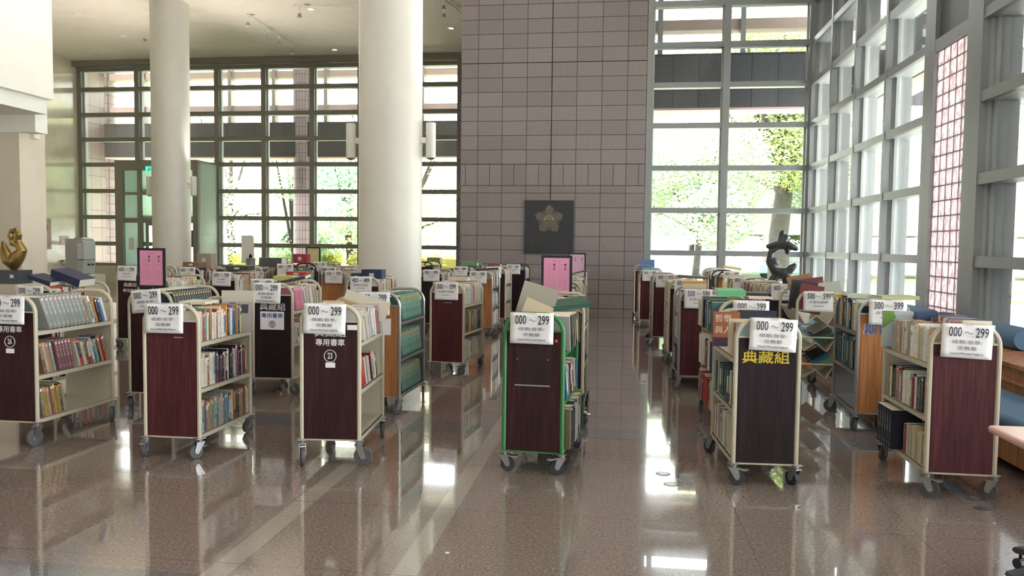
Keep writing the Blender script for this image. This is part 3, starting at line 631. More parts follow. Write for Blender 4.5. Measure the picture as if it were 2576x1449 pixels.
# ------------------------------------------------------------------ books
PAL = dict(
 mix=[('cream', (.62, .57, .44)), ('white', (.72, .72, .70)), ('dark red', (.22, .035, .04)), ('navy', (.03, .05, .14)), ('black', (.02, .02, .022)), ('pale blue', (.32, .44, .5)), ('white', (.74, .73, .70)), ('scarlet', (.5, .05, .04)), ('white', (.72, .71, .68)), ('cream', (.66, .6, .46)), ('teal', (.06, .22, .22)), ('tan', (.38, .25, .15)), ('olive green', (.13, .15, .06)), ('white', (.66, .68, .68)), ('pale yellow', (.66, .6, .3)), ('grey', (.28, .28, .27)), ('cream', (.66, .62, .5)), ('blue', (.07, .16, .38)), ('orange', (.6, .24, .06)), ('black', (.025, .025, .028))],
 light=[('cream', (.64, .58, .46)), ('white', (.74, .73, .70)), ('white', (.7, .7, .69)), ('pale tan', (.55, .42, .28)), ('pale yellow', (.68, .62, .38)), ('pale blue', (.42, .52, .58)), ('grey', (.38, .38, .36)), ('dusky red', (.34, .12, .1))],
 dark=[('dark red', (.16, .03, .035)), ('dark purple', (.09, .04, .1)), ('navy', (.03, .045, .12)), ('white', (.68, .67, .64)), ('red', (.42, .05, .05)), ('black', (.02, .02, .025)), ('cream', (.6, .55, .45)), ('grey', (.25, .25, .25)), ('dusty brown', (.2, .12, .08))],
 brown=[('tan', (.36, .24, .14)), ('brown', (.2, .12, .07)), ('olive brown', (.2, .17, .1)), ('dark brown', (.09, .06, .04)), ('cream', (.56, .5, .38)), ('ochre', (.4, .27, .08)), ('grey', (.3, .3, .28)), ('blue', (.08, .22, .4))],
 green=[('blue green', (.09, .25, .21))], grey=[('grey', (.25, .27, .26))], navyset=[('dark teal', (.05, .085, .095))], pinkset=[('pink', (.60, .22, .30))], steelblue=[('dark teal', (.055, .14, .15)), ('dark green', (.03, .09, .07)), ('navy', (.03, .05, .13)), ('cream', (.6, .56, .44))],
 navy=[('navy', (.018, .022, .05))], plum=[('plum', (.20, .09, .11))], olive=[('dark olive', (.11, .105, .05)), ('dark green', (.03, .07, .05)), ('grey', (.42, .42, .4)), ('black', (.02, .02, .025)), ('khaki', (.22, .2, .11))])
ORD = 'first second third fourth fifth sixth seventh eighth ninth tenth eleventh twelfth thirteenth fourteenth fifteenth sixteenth seventeenth eighteenth nineteenth twentieth twenty-first twenty-second twenty-third twenty-fourth twenty-fifth twenty-sixth twenty-seventh twenty-eighth twenty-ninth thirtieth thirty-first thirty-second thirty-third thirty-fourth thirty-fifth thirty-sixth thirty-seventh thirty-eighth thirty-ninth fortieth'.split()
CNT = {}; STUFF = MB(); NB = [0]; MAXB = 272
def spine_quads(m, t, h, X, cols, c, ci=0):
    """Rounded spine at x=0 split in colour bands with uv for the printed title."""
    zs = [0]+[q[0]*h for q in cols]+[h]; cc = [c]+[q[1] for q in cols]; ys = (0, .22, .78, 1); xs = (-.0012, .0022, .0022, -.0012)
    for k in range(len(zs)-1):
        v0, v1 = zs[k]/h, zs[k+1]/h
        for j in range(3):
            b = len(m.v); P = [(xs[j], ys[j]*t, zs[k]), (xs[j+1], ys[j+1]*t, zs[k]), (xs[j+1], ys[j+1]*t, zs[k+1]), (xs[j], ys[j]*t, zs[k+1])]; m.v += [tuple(X @ Vector(p)) for p in P]
            m.face((b, b+1, b+2, b+3), ci, cc[k], [(ys[j], v0), (ys[j+1], v0), (ys[j+1], v1), (ys[j], v1)])
def book(t, h, d, c, X, bands=(), indiv=None, tick=None):
    """One book: spine towards local +x, thickness along +y, upright in z; X places it in the world."""
    pg = (.66, .62, .52)
    if indiv is None:
        m = STUFF; b = len(m.v); P = [(-d, 0, 0), (0, 0, 0), (0, t, 0), (-d, t, 0), (-d, 0, h), (0, 0, h), (0, t, h), (-d, t, h)]; m.v += [tuple(X @ Vector(p)) for p in P]
        m.face((b, b+1, b+5, b+4), 0, c); m.face((b+3, b+7, b+6, b+2), 0, c); m.face((b+4, b+5, b+6, b+7), 1, pg); m.face((b+7, b+3, b, b+4), 1, pg)
        spine_quads(m, t, h, X, bands, c)
        if tick:
            q = len(m.v); m.v += [tuple(X @ Vector(p)) for p in ((.0026, t*.15, h*.86), (.0026, t*.85, h*.86), (.0026, t*.85, h*.95), (.0026, t*.15, h*.95))]; m.face((q, q+1, q+2, q+3), 1, tick)
        return
    I = Matrix.Identity(4); e = .0018
    m = MB().box(-d, -e, 0, e, 0, h, 0, c).box(-d, -e, t-e, t, 0, h, 0, c).box(-e, -.0001, 0, t, 0, h, 0, c)
    spine_quads(m, t, h, I, bands, c)
    o = m.build('book', [M_BOOK]); tag(o, indiv[0], 'book', indiv[1]); o.matrix_world = X
    p = MB().box(-d+.005, -e, e, t-e, .004, h-.004, 0, pg).build('page_block', M_PAGE, o)
    if tick: MB().box(0, .0028, t*.2, t*.8, h*.86, h*.95, 0, tick).build('spine_label', M_PLAIN, o)
    NB[0] += 1
def row(ck, si, side, pal, fill=.95, lean=0, t=(.012, .035), hh=(.19, .25), dd=(.14, .19), start=.03, over=.0, seed=0, ind=False, setlb=None, n=None, ticks=((.75, .3, .1), (.8, .78, .74), (.72, .4, .42)), tick=1, desc=None):
    C = CARTS[ck]; rnd = random.Random(ck+str(si)+str(side)+str(seed)); z = C['sh'][si]; L = C['L']; y = start+(hh[0]*math.sin(lean) if lean > 0 else 0)
    cnt = 0; pals = PAL[pal]; room = ('bottom', 'middle', 'top')[si]
    while y < fill*L-.02 and (n is None or cnt < n):
        tt = rnd.uniform(*t); h = rnd.uniform(*hh); d = min(rnd.uniform(*dd), C['W']*.5-.005 if not over else .25); cn, c = rnd.choice(pals); k = rnd.uniform(.85, 1.15) if not setlb else rnd.uniform(.88, 1.12)
        c = tuple(min(.9, q*k) for q in c); a = lean+(rnd.gauss(0, .025) if lean and not setlb else 0); a = max(a, 0) if lean >= 0 else a
        if y + tt/math.cos(a) > L-.015: break
        M = C['M'] @ Matrix.Translation((side*(C['W']/2-.004+over-(0 if setlb else rnd.uniform(0, .018))), y, z+.001))
        if side > 0: M = M @ Matrix.Rotation(a, 4, 'X')
        else: M = M @ Matrix.Translation((0, tt*math.cos(a), tt*math.sin(a))) @ Matrix.Rotation(PI, 4, 'Z') @ Matrix.Rotation(-a, 4, 'X')
        bands = () if pal != 'green' else ((.22, (.45, .36, .14)), (.245, c), (.70, (.5, .4, .16)), (.73, c), (.8, (.5, .4, .16)), (.82, c))
        q = rnd.random()
        if setlb is None and q < .3: s = rnd.choice(PAL['mix'])[1]; bands = ((rnd.choice((.15, .3, .7)), s), (rnd.choice((.8, .85)), c))
        iv = None
        if ind and NB[0] < MAXB:
            CNT[(ck, si, side)] = CNT.get((ck, si, side), 0)+1; od = ORD[min(CNT[(ck, si, side)]-1, 39)]
            if setlb: iv = ('%s, %s along the %s shelf of the %s' % (setlb[0], od, room, NAMES[ck]), setlb[1])
            else:
                ad = 'slim ' if tt < .017 else ('thick ' if tt > .03 else ''); tl = 'two-toned ' if bands else ''
                iv = ('%s%s%s book, %s along the %s shelf of the %s' % (ad, tl, cn, od, room, ind), 'books on the %s shelf of the %s' % (room, ind))
        tk = rnd.choice(ticks) if tick and rnd.random() < tick else None
        book(tt, h, d, c, M, bands, iv, tk); cnt += 1; y += tt/math.cos(a)+(.0022 if setlb else .001)
        if lean == 0 and not setlb and rnd.random() < .03: y += .012
def fillcart(ck, side, pal='mix', other=True, lean=(0, 0, 0), fills=(.95, .95, .95), **k):
    for si in range(3):
        row(ck, si, side, pal if isinstance(pal, str) else pal[si], fills[si], lean[si], **k)
        if other: row(ck, si, -side, 'mix', fills[si], 0, seed=9, tick=0)
def slab(lb, loc, size, rot, c, spine='x', cat='book', name='book', grp=None):
    """A loose book lying or propped: size = width, depth, thickness."""
    w, d, t = size; o = MB(); e = .002
    if cat == 'box':
        o = o.box(-w/2, w/2, -d/2, d/2, -t/2, t/2, 0, c).build(name, M_PLAIN, bevel=.004); MB().box(-w*.12, w*.12, -d/2-.001, -d/2, -t*.2, t*.2, 0, (.6, .58, .5)).build('box_label', M_PLAIN, o)
    else:
        flat = abs(rot[0]) < .6; o.box(-w/2, w/2, -d/2, d/2, -t/2, -t/2+e, 0, c).box(-w/2, w/2, -d/2, d/2, t/2-e, t/2, 0, c)
        if flat: o.box(-w/2, w/2, -d/2-.001, -d/2+e, -t/2+e, t/2-e, 0, c)
        else: o.box(-w/2-.001, -w/2+e, -d/2, d/2, -t/2+e, t/2-e, 0, c)
        o = o.build(name, M_PLAIN); MB().box(-w/2+.004, w/2-.004, -d/2+.004, d/2-.004, -t/2+e, t/2-e, 0, (.68, .64, .54)).build('page_block', M_PAGE, o)
    tag(o, lb, cat, grp); o.location = loc; o.rotation_euler = rot; NB[0] += 1; return o

WL, YL, BL = M_WLET, M_YLET, M_BLET
NAMES = {'T1': 'twenty-six trolley', 'T2': 'maroon trolley', 'T3': 'twenty-three trolley', 'T4': 'green framed trolley', 'T5': 'yellow lettered trolley', 'T6': 'table side trolley', 'T9': 'steel orange trolley', 'J': 'thirty-two trolley', 'T7': 'teal volumes trolley', 'T10': 'plum sciences trolley'}
def circ(key, txt, z, m, r=.036, x=0, y=-.0085):
    rt = CARTS[key]['root']; MB().sweep([(x+r*math.cos(2*PI*i/28), y, z+r*math.sin(2*PI*i/28)) for i in range(28)], .0028, .0028, 5, closed=True).build('number_ring', m, rt)
    text_obj('panel_number', txt, .058, m, rt, (x, y-.001, z), sx=.62, bold=.0015)
# front row
cart('T1', 'trolley with circled number twenty-six on dark panel, cut by the frame edge', -4.524, 5.355, 0, .45, .89, 1.12, .066, pm=M_DARKW, px=.0, pz=-.005, lets=(('典藏組', .062, .94, WL, 0, 1.2), ('專用書車', .052, .873, WL, .0, 1.0)))
circ('T1', '26', .782, WL, .042)
cart('T2', 'cream framed trolley with plain maroon end panel and full shelves of mixed books', -3.158, 5.245, .5, .44, .80, 1.095, .05, pm=M_WINE, px=-.04, tilt=-.01)
cart('T3', 'cream framed trolley with circled number twenty-three on mahogany panel', -1.974, 5.244, 5, .435, .77, 1.12, .066, pm=M_DARKW, px=-.03, tilt=.02, lets=(('典藏組', .062, .925, WL, 0, 1.2), ('專用書車', .052, .858, WL, 0, 1.0)))
circ('T3', '23', .766, WL, .042)
cart('T4', 'green framed trolley with clear pocket on its dark panel', -.557, 5.29, -4, .43, .74, 1.087, .05, fm=M_GREEN, pm=M_DARKW, px=-.01, rub=M_RUBD)
cart('T5', 'cream framed trolley with yellow lettering on dark panel by the aisle', .968, 5.26, 3.2, .43, .77, 1.087, .05, pm=M_BLACKW, px=.03, tilt=.045, rub=M_RUBD, lets=(('典藏組', .085, .838, YL, -.01, 1.2),))
cart('T6', 'cream framed trolley with wine panel standing beside the pink table', 2.14, 5.2, 0, .43, .83, 1.085, .055, pm=M_WINE, px=.0, tilt=.04)
# second row
cart('T7', 'trolley packed with dark teal volumes behind the maroon trolley, sheet hung crooked', -4.27, 6.75, 0, .45, .85, 1.09, pm=M_DARKW, px=-.03, tilt=-.09)
cart('J', 'trolley with circled number thirty-two on a white plate', -3.47, 7.6, 2, .44, .83, 1.13, .062, pm=M_BLACKW, px=-.05, tilt=.02, lets=(('典藏組', .08, .893, WL, 0, 1.15),))
MB().box(-.13, .12, -.009, -.007, .665, .85).build('number_plate', M_PAPER, CARTS['J']['root'])
text_obj('plate_lettering', '專用書車', .052, BL, CARTS['J']['root'], (-.005, -.0095, .805), sx=1.1, bold=.001); circ('J', '32', .72, M_INK, .033, -.005, -.0095)
cart('T9', 'steel framed orange trolley loaded with blue green volumes', -2.16, 6.95, -1.5, .43, .81, 1.1, .055, fm=M_STEEL, pm=M_ORANGE, px=-.03, shm=M_STEEL)
MB().box(.06, .12, -.009, -.007, .72, .87).build('door_plate', M_PAPER, CARTS['T9']['root'])
cart('T10', 'cream trolley with plum panel and social sciences sheet, alone in mid hall', -2.013, 9.2, -6, .44, .80, 1.09, pm=M_WINE, code='500', px=.0)
cart('X', 'cream trolley directly behind the green framed one, its sheet half hidden', -.49, 6.83, 0, .43, .86, 1.09, pm=M_BLACKW)
cart('G1', 'cream trolley piled with large binders behind the yellow lettered trolley', 1.05, 6.79, 3, .44, .8, 1.1, pm=M_DARKW, px=.05)
cart('I', 'steel framed orange trolley with natural sciences sheet', 2.22, 6.97, -2.5, .43, .83, 1.12, .058, fm=M_STEEL, pm=M_ORANGE, code='300', px=.02, shm=M_STEEL, lets=(('期刊', .10, .87, WL, -.05, 1.15), ('期刊', .092, .87, BL, -.05, 1.15)))
cart('A2', 'cream trolley with sheet behind the twenty-six one, navy boxes on top', -5.78, 7.16, 0, .44, .87, 1.09, pm=M_DARKW, pz=-.01)
# rows behind
cart('K', 'trolley with applied sciences sheet directly behind the thirty-two trolley', -4.3, 9.2, 0, .43, .83, 1.09, pm=M_DARKW, code='400')
cart('P', 'trolley with applied sciences sheet and navy binders, before the thick column', -3.35, 10.1, 0, .47, .8, 1.1, fm=M_BEIGE, pm=M_DARKW, code='400', px=-.02)
cart('B2', 'cream trolley carrying the framed pink sign beside the slim column', -5.83, 9.3, 0, .45, .85, 1.09, pm=M_DARKW, code='')
cart('B', 'dark panelled trolley with lettering partly behind the pink sign', -6.88, 10.4, 0, .44, .85, 1.18, .055, pm=M_DARKW, code='600', px=-.03, tilt=.03, lets=(('典藏組', .062, .92, WL, 0, 1.1), ('專用書車', .052, .84, WL, 0, 1.1)))
cart('E', 'trolley with history sheet holding magazines, behind the pink sign trolley', -5.75, 10.9, 0, .43, .83, 1.1, pm=M_DARKW, code='600', px=.0, tilt=.02)
cart('C', 'trolley with history sheet stacked with brown boxes by the slim column', -7.42, 12.9, 0, .44, .83, 1.09, pm=M_DARKW, code='600')
cart('C2', 'trolley half hidden behind the framed pink sign, arch showing', -8.12, 13.2, 0, .44, .83, 1.09, pm=M_BLACKW, code='')
cart('F', 'trolley behind a tall pile of magazines, beige arch showing', -6.33, 13.0, 0, .43, .83, 1.13, pm=M_DARKW, code='600', px=-.05)
cart('G', 'black framed trolley with history sheet and red box on top', -5.72, 13.1, 0, .43, .83, 1.17, fm=M_BLACKM, pm=M_DARKW, code='600')
cart('N', 'steel framed orange trolley with history sheet before the far window', -4.62, 12.4, 0, .43, .83, 1.09, fm=M_STEEL, pm=M_ORANGE, code='600', px=.02)
cart('L', 'dark panelled trolley with languages sheet under the yellow sign', -5.4, 14.3, 0, .45, .83, 1.09, pm=M_DARKW, code='800', px=-.01)
cart('M', 'trolley carrying the framed yellow sign by the far window', -6.45, 16.4, 0, .45, .83, 1.13, pm=M_BLACKW, code='800', px=.05)
cart('O', 'trolley with languages sheet partly hidden by the thick column', -5.4, 15.9, 0, .45, .83, 1.09, fm=M_STEEL, pm=M_DARKW, code='800')
cart('Q', 'trolley with blue books just past the thick column edge', -3.3, 13.7, 0, .46, .85, 1.09, pm=M_BLACKW, code='800', px=.02)
cart('S', 'green framed trolley with languages sheet close to the tile wall', -3.2, 16.0, 0, .42, .83, 1.09, fm=M_GREEN, pm=M_DARKW, code='800')
cart('T', 'steel framed orange trolley with languages sheet before the tile wall', -2.33, 13.26, 0, .44, .83, 1.09, fm=M_STEEL, pm=M_ORANGE, code='800', px=-.03)
cart('U', 'cream trolley with red flat book on top before the tile wall', -2.35, 15.0, 0, .44, .83, 1.12, pm=M_DARKW, code='800')
cart('V', 'black framed trolley standing close against the mauve tile wall', -2.17, 16.75, 0, .43, .83, 1.13, fm=M_BLACKM, pm=M_BLACKW, code='800', px=-.05)
cart('R', 'black framed trolley furthest back beside the thick column', -4.3, 17.2, 0, .43, .83, 1.15, fm=M_BLACKM, pm=M_DARKW, code='')
cart('Y1', 'cream trolley supporting the large pink sign in the centre row', -.66, 8.6, 0, .43, .83, 1.09, pm=M_DARKW, code='')
cart('Y3', 'trolley with languages sheet and leaning books behind the large pink sign', -.74, 11.6, 0, .43, .83, 1.1, fm=M_BEIGE, pm=M_BLACKW, code='800', px=.02)
cart('Y2', 'cream trolley between the large pink sign and the tile wall', -.66, 9.9, 0, .43, .83, 1.1, pm=M_DARKW, code='')
cart('Y4', 'trolley holding the smaller pink sign near the tile wall', -.82, 14.9, 0, .43, .83, 1.1, pm=M_DARKW, code='')
cart('e', 'steel trolley with purple panel and social sciences sheet along the aisle', .87, 8.7, 0, .43, .83, 1.09, .055, fm=M_STEEL, pm=M_WINE, code='500', px=-.01)
cart('d', 'cream trolley along the aisle, history sheet under an orange book', .885, 10.6, 0, .45, .83, 1.12, .058, pm=M_DARKW, code='600', px=.0)
cart('c', 'trolley with yellow post and languages sheet along the aisle', .75, 12.45, 0, .45, .83, 1.12, .055, fm=M_STEEL, pm=M_WINE, code='800', px=-.02)
cart('b', 'cream trolley with languages sheet, second from the end of the aisle', .61, 15.4, 0, .42, .83, 1.09, fm=M_BEIGE, pm=M_WINE, code='800', px=-.0)
cart('a', 'dark trolley at the aisle end touching the mauve wall corner', .55, 17.2, 0, .43, .83, 1.15, fm=M_STEEL, pm=M_WINE, code='')
cart('be', 'cream trolley with history sheet beneath loose maroon books', 2.05, 10.35, 0, .44, .83, 1.09, pm=M_BLACKW, code='600', px=.02)
cart('s2', 'steel trolley with fanned papers behind the history sheet trolley', 2.06, 11.5, 0, .43, .83, 1.09, fm=M_STEEL, pm=M_DARKW, code='800')
cart('yb', 'cream yellow trolley with yellow panel and languages sheet', 1.93, 12.6, 0, .43, .83, 1.09, fm=M_BEIGE2, pm=M_YELLW, code='800')
cart('ba', 'black framed trolley with orange panel before the corner window', 1.93, 14.2, 0, .43, .83, 1.13, fm=M_BLACKM, pm=M_ORANGE, code='800', px=.04)
cart('bb', 'cream trolley with old grey books, closest to the corner window', 1.95, 15.8, 0, .43, .83, 1.13, pm=M_WINE, code='900')
cart('h', 'cream trolley with sloping trough shelves and social sciences sheet', 2.05, 8.5, 0, .43, .86, 1.1, .052, pm=M_ACR if False else M_BEIGE, code='500', px=.0, vshelf=True)
# clear pocket, handle strips and stickers
rt = CARTS['T4']['root']; MB().box(-.125, .115, -.014, -.012, .6, .86).build('clear_pocket', M_ACR, rt); MB().box(-.125, .115, -.016, -.006, .598, .606).build('pocket_rim', M_HUB, rt)
MB().cyl((.155, -.0075, .91), (.155, -.006, .91), .011, n=16).build('orange_sticker', mat('orange_paper', (.7, .12, .03), .5), rt)
for k in ('-.11', '.1'): MB().cyl((float(k), -.017, .78), (float(k), -.012, .78), .005, n=8).build('pocket_screw', M_CHROME, rt)
for key, z in (('T3', .685), ('T1', .695)): MB().box(-.033, .035, -.009, -.007, z, z+.035).build('inventory_label', M_PAPER, CARTS[key]['root'])
MB().box(.02, .09, -.009, -.007, .862, .868).build('label_strip', M_SILV, CARTS['T2']['root']); MB().box(.12, .195, -.009, -.007, .95, .985).build('paper_strip', M_PAPER, CARTS['T3']['root'])
MB().box(-.04, .06, -.009, -.007, .855, .863).build('label_strip', M_SILV, CARTS['T10']['root']); MB().box(-.0, .05, -.009, -.007, .8, .84).build('inventory_label', M_PAPER, CARTS['T']['root'])
# trough shelves of the sloping trolley: end panel is open, four slanted trays with bars
C = CARTS['h']; rt = C['root']
for o in list(kids(rt)):
    if o.name.split('.')[0] in ('end_panel', 'panel_lining', 'panel_edging'): bpy.data.objects.remove(o)
C['sh'] = (.3, .56, .86)
for z in (.3, .58, .86):
    b = MB()
    for s in (-1, 1): b.prism([(0, z), (s*.11, z-.09), (s*.2, z+.06), (s*.206, z+.055), (s*.115, z-.1), (0, z-.012)][::s], .02, .84, axis='Y')
    b.build('trough_shelf', M_BEIGE, rt); MB().cyl((-.2, .0, z+.05), (.2, .0, z+.05), .009).cyl((-.2, .86, z+.05), (.2, .86, z+.05), .009).build('cross_bar', M_BEIGE, rt)

# --- contents of the big trolleys as single books
g1 = ('tall grey volume', 'matching grey volumes on the twenty-six trolley')
row('T1', 2, 1, 'grey', .70, .42, (.038, .043), (.275, .275), (.19, .19), .03, ind=1, setlb=g1, n=10, ticks=((.72, .45, .5),), over=.01)
row('T1', 2, 1, 'mix', .98, .36, (.016, .03), (.2, .24), start=.56, ind=NAMES['T1'], seed=2)
row('T1', 1, 1, 'brown', .33, .26, (.026, .036), (.24, .26), ind=NAMES['T1'], n=4)
row('T1', 1, 1, 'plum', .6, .26, (.03, .036), (.25, .25), start=.19, ind=1, setlb=('glossy plum volume', 'glossy plum volumes'), n=5, ticks=((.7, .5, .5),), seed=1)
row('T1', 1, 1, 'mix', .98, .3, (.02, .036), (.2, .24), start=.43, ind=NAMES['T1'], seed=2)
row('T1', 0, 1, 'brown', .5, .18, (.024, .034), (.21, .24), ind=NAMES['T1'], n=9)
row('T1', 2, -1, 'dark', .95, 0, (.02, .04), (.18, .2), tick=0); row('T1', 1, -1, 'navy', .6, 0, (.03, .04), (.2, .22), tick=0)
row('T2', 2, 1, 'mix', .93, 0, (.012, .03), (.19, .235), ind=NAMES['T2']); row('T2', 1, 1, 'dark', .97, 0, (.012, .032), (.2, .25), ind=NAMES['T2']); row('T2', 0, 1, 'brown', .97, 0, (.015, .034), (.2, .24), ind=NAMES['T2'])
for s in range(3): row('T2', s, -1, 'dark', .95, 0, hh=(.2, .26), tick=0)
row('T3', 2, 1, 'light', .97, .42, (.012, .026), (.22, .25), (.16, .2), ind=NAMES['T3'], over=.02); row('T3', 1, 1, 'mix', .8, .42, (.012, .03), (.2, .24), ind=NAMES['T3'])
row('T3', 2, -1, 'light', .85, .1, tick=0); 
gs = ('blue green volume', 'matching blue green volumes')
for s in (2, 1, 0): row('T9', s, 1, 'green', .97, .40, (.046, .05), (.245, .245), (.18, .18), .02, ind=1, setlb=gs, ticks=((.7, .42, .1),))
for s in (2, 1): row('T9', s, -1, 'steelblue', .95, .1, tick=0)
ts = ('dark teal volume', 'matching dark teal volumes')
row('T7', 2, 1, 'navyset', .97, .36, (.036, .04), (.255, .255), (.19, .19), .02, ind=1, setlb=ts, ticks=((.75, .45, .15),)); row('T7', 2, -1, 'navyset', .97, .0, (.036, .04), (.255, .255), (.19, .19), tick=0, setlb=ts)
for s in (0, 1): row('T7', s, 1, 'navyset', .97, .1, (.036, .04), (.255, .255), setlb=ts); row('T7', s, -1, 'navyset', .97, 0, (.036, .04), (.25, .25), setlb=ts)
row('T5', 2, -1, 'light', .42, 0, (.018, .034), (.2, .235), ind=NAMES['T5'], tick=0); row('T5', 1, -1, 'steelblue', .97, 0, (.03, .045), (.215, .225), ind=NAMES['T5'], tick=0); row('T5', 0, -1, 'light', .97, 0, (.022, .04), (.2, .25), ind=NAMES['T5'], tick=0)
for s in range(2): row('T5', s, 1, 'mix', .95, 0, tick=0)
row('T6', 2, -1, 'light', .86, 0, (.016, .028), (.2, .23), ind=NAMES['T6'], tick=.3); row('T6', 1, -1, 'mix', .97, 0, (.016, .028), (.2, .24), ind=NAMES['T6'], tick=.3)
row('T6', 0, -1, 'light', .56, 0, (.014, .024), (.18, .22), ind=NAMES['T6'], tick=.3); row('T6', 0, -1, 'navy', .98, 0, (.045, .05), (.27, .27), (.2, .2), start=.48, over=.06, ind=1, setlb=('thick near-black volume', 'near-black bound volumes'), tick=0, n=6)
for s in range(3): row('T6', s, 1, 'dark', .95, 0, hh=(.21, .27), tick=0)
row('T4', 2, 1, 'olive', .97, .38, (.02, .04), (.24, .28), (.2, .24), ind=NAMES['T4'], over=.05, tick=.3); row('T4', 1, 1, 'mix', .97, .42, (.014, .03), (.22, .26), ind=NAMES['T4'], over=.02, tick=.3); row('T4', 0, 1, 'olive', .97, .0, (.02, .036), (.26, .3), (.22, .25), ind=NAMES['T4'], over=.07, tick=0)
row('T4', 0, -1, 'navy', .2, 0, (.04, .045), (.26, .26), over=.03, tick=0); row('T4', 1, -1, 'light', .9, 0, tick=0)
row('J', 2, 1, 'pinkset', .5, .34, (.034, .036), (.25, .25), ind=1, setlb=('pink bound volume', 'pink bound volumes'), n=6, ticks=((.75, .45, .5),)); row('J', 2, 1, 'light', .97, .34, (.016, .03), (.23, .26), start=.3, seed=3, ind=NAMES['J'])
row('J', 1, 1, 'light', .5, .2); row('J', 2, -1, 'dark', .9, 0, tick=0)
row('T10', 2, 1, 'light', .97, 0, (.016, .03), (.21, .26), ind=NAMES['T10'], tick=0); row('T10', 1, 1, 'brown', .97, 0, (.02, .036), (.22, .25), tick=0); row('T10', 0, 1, 'light', .97, 0, tick=0)
for s in range(3): row('T10', s, -1, 'light', .95, 0, hh=(.24, .27), tick=0)
# the rest, seen small: merged into one mass
fillcart('X', 1, 'brown', lean=(0, .1, .1)); fillcart('G1', -1, ('dark', 'mix', 'steelblue'), over=.06, t=(.03, .06), hh=(.22, .28), dd=(.2, .24), tick=0)
fillcart('I', -1, ('dark', 'steelblue', 'mix'), fills=(.0, .97, .97), hh=(.22, .28), tick=0); fillcart('A2', 1, 'mix', fills=(.9, .9, .6))
for k, s, p in (('K', 1, 'mix'), ('P', 1, 'light'), ('B2', 1, 'light'), ('B', 1, 'dark'), ('E', 1, 'light'), ('C', 1, 'mix'), ('C2', 1, 'mix'), ('F', 1, 'mix'), ('G', 1, ('dark', 'mix', 'green')), ('N', 1, 'light'), ('L', 1, 'mix'), ('M', 1, 'mix'), ('O', 1, 'light'),
                ('Q', 1, 'mix'), ('S', 1, 'mix'), ('U', 1, 'light'), ('V', 1, 'light'), ('R', 1, 'dark'), ('Y1', 1, 'mix'), ('Y2', 1, 'light'), ('Y4', 1, 'mix'), ('b', -1, 'brown'), ('a', -1, 'brown'), ('be', -1, 'light'), ('bb', -1, 'brown')):
    fillcart(k, s, p)
fillcart('T', 1, ('light', 'light', 'mix'), lean=(.0, .25, .2), tick=0); fillcart('Y3', 1, 'olive', lean=(0, .2, .28), over=.05, tick=0)
fillcart('e', -1, ('steelblue', 'light', 'light'), fills=(.97, .9, .3), tick=0); fillcart('d', -1, 'light', lean=(0, .2, .25), tick=0); fillcart('c', -1, 'brown', tick=0)
fillcart('s2', -1, 'light', lean=(0, .2, .25), tick=0); fillcart('yb', -1, 'brown', fills=(.4, .3, .5), lean=(0, .2, .2), tick=0); fillcart('ba', -1, 'dark', fills=(.7, .7, .7), tick=0)
o = STUFF.build('books', [M_BOOK, M_PAGE]); tag(o, 'densely packed library books filling the shelves of the many trolleys', 'books', kind='stuff')

# --- loose books and boxes on top
R_ = math.radians
slab('large grey cloth book propped upright on the green framed trolley', (-.575, 5.62, 1.13), (.26, .28, .022), (R_(90), R_(16), 0), (.34, .32, .27))
slab('thin cream pamphlet sticking up beneath the large grey cloth book', (-.57, 5.48, 1.06), (.2, .2, .006), (R_(90), R_(22), 0), (.6, .5, .36))
slab('dark green folio lying across the top of the green framed trolley', (-.36, 5.75, 1.13), (.3, .24, .03), (R_(8), R_(-6), R_(12)), (.02, .085, .05))
b1 = slab('brown philosophy book facing out on the yellow lettered trolley', (.79, 5.9, .958), (.19, .25, .03), (R_(90), 0, R_(2)), (.32, .10, .04))
MB().box(-.0952, .0952, -.1252, -.06, .014, .0154, 0, (.045, .02, .06)).build('cover_band', M_PLAIN, b1)
for s, zz in (('哲學', .075), ('與人', -.01)):
    q = text_obj('cover_title', s, .06, M_WLET, b1, (-.025, zz, .0152)); q.rotation_euler = (-PI/2, 0, 0)
slab('dark navy folio standing behind the brown philosophy book', (1.02, 5.97, .965), (.27, .255, .03), (R_(90), 0, 0), (.02, .028, .05))
slab('cream picture book facing out at the end of the maroon trolley', (-3.03, 5.99, 1.0), (.27, .32, .02), (R_(88), 0, R_(2)), (.58, .53, .46))
b1 = slab('grey book cover with dark photo leaning in front of the picture book', (-2.99, 5.93, .955), (.2, .24, .012), (R_(86), 0, R_(2)), (.42, .40, .38))
MB().box(-.075, .075, .03, .10, .006, .0066, 0, (.06, .07, .07)).build('cover_photo', M_PLAIN, b1); MB().box(-.08, -.03, .105, .112, .006, .0066, 0, (.1, .1, .1)).build('cover_title', M_PLAIN, b1)
slab('cream flat book lying on the row of the maroon trolley', (-3.2, 5.7, 1.085), (.2, .26, .022), (0, 0, R_(6)), (.60, .56, .46))
slab('tan book tipped behind the sheet of the twenty-three trolley', (-1.98, 5.75, 1.0), (.24, .2, .03), (R_(90), R_(18), 0), (.42, .30, .17))
slab('cream folder tilted on the rear of the twenty-three trolley', (-1.93, 5.88, 1.07), (.36, .16, .02), (R_(80), R_(16), 0), (.55, .5, .42))
slab('navy bound volume lying tilted above the trolley behind the twenty-six one', (-5.60, 7.5, 1.165), (.36, .22, .08), (R_(3), R_(17), R_(-6)), (.018, .028, .075))
slab('second navy volume under the tilted one, only its corner showing', (-5.84, 7.42, 1.14), (.28, .2, .045), (R_(3), R_(15), R_(-6)), (.018, .028, .075))
slab('maroon flat book on top of the trolley beside the pink table', (2.2, 5.55, 1.05), (.23, .18, .03), (R_(0), 0, R_(3)), (.23, .05, .06))
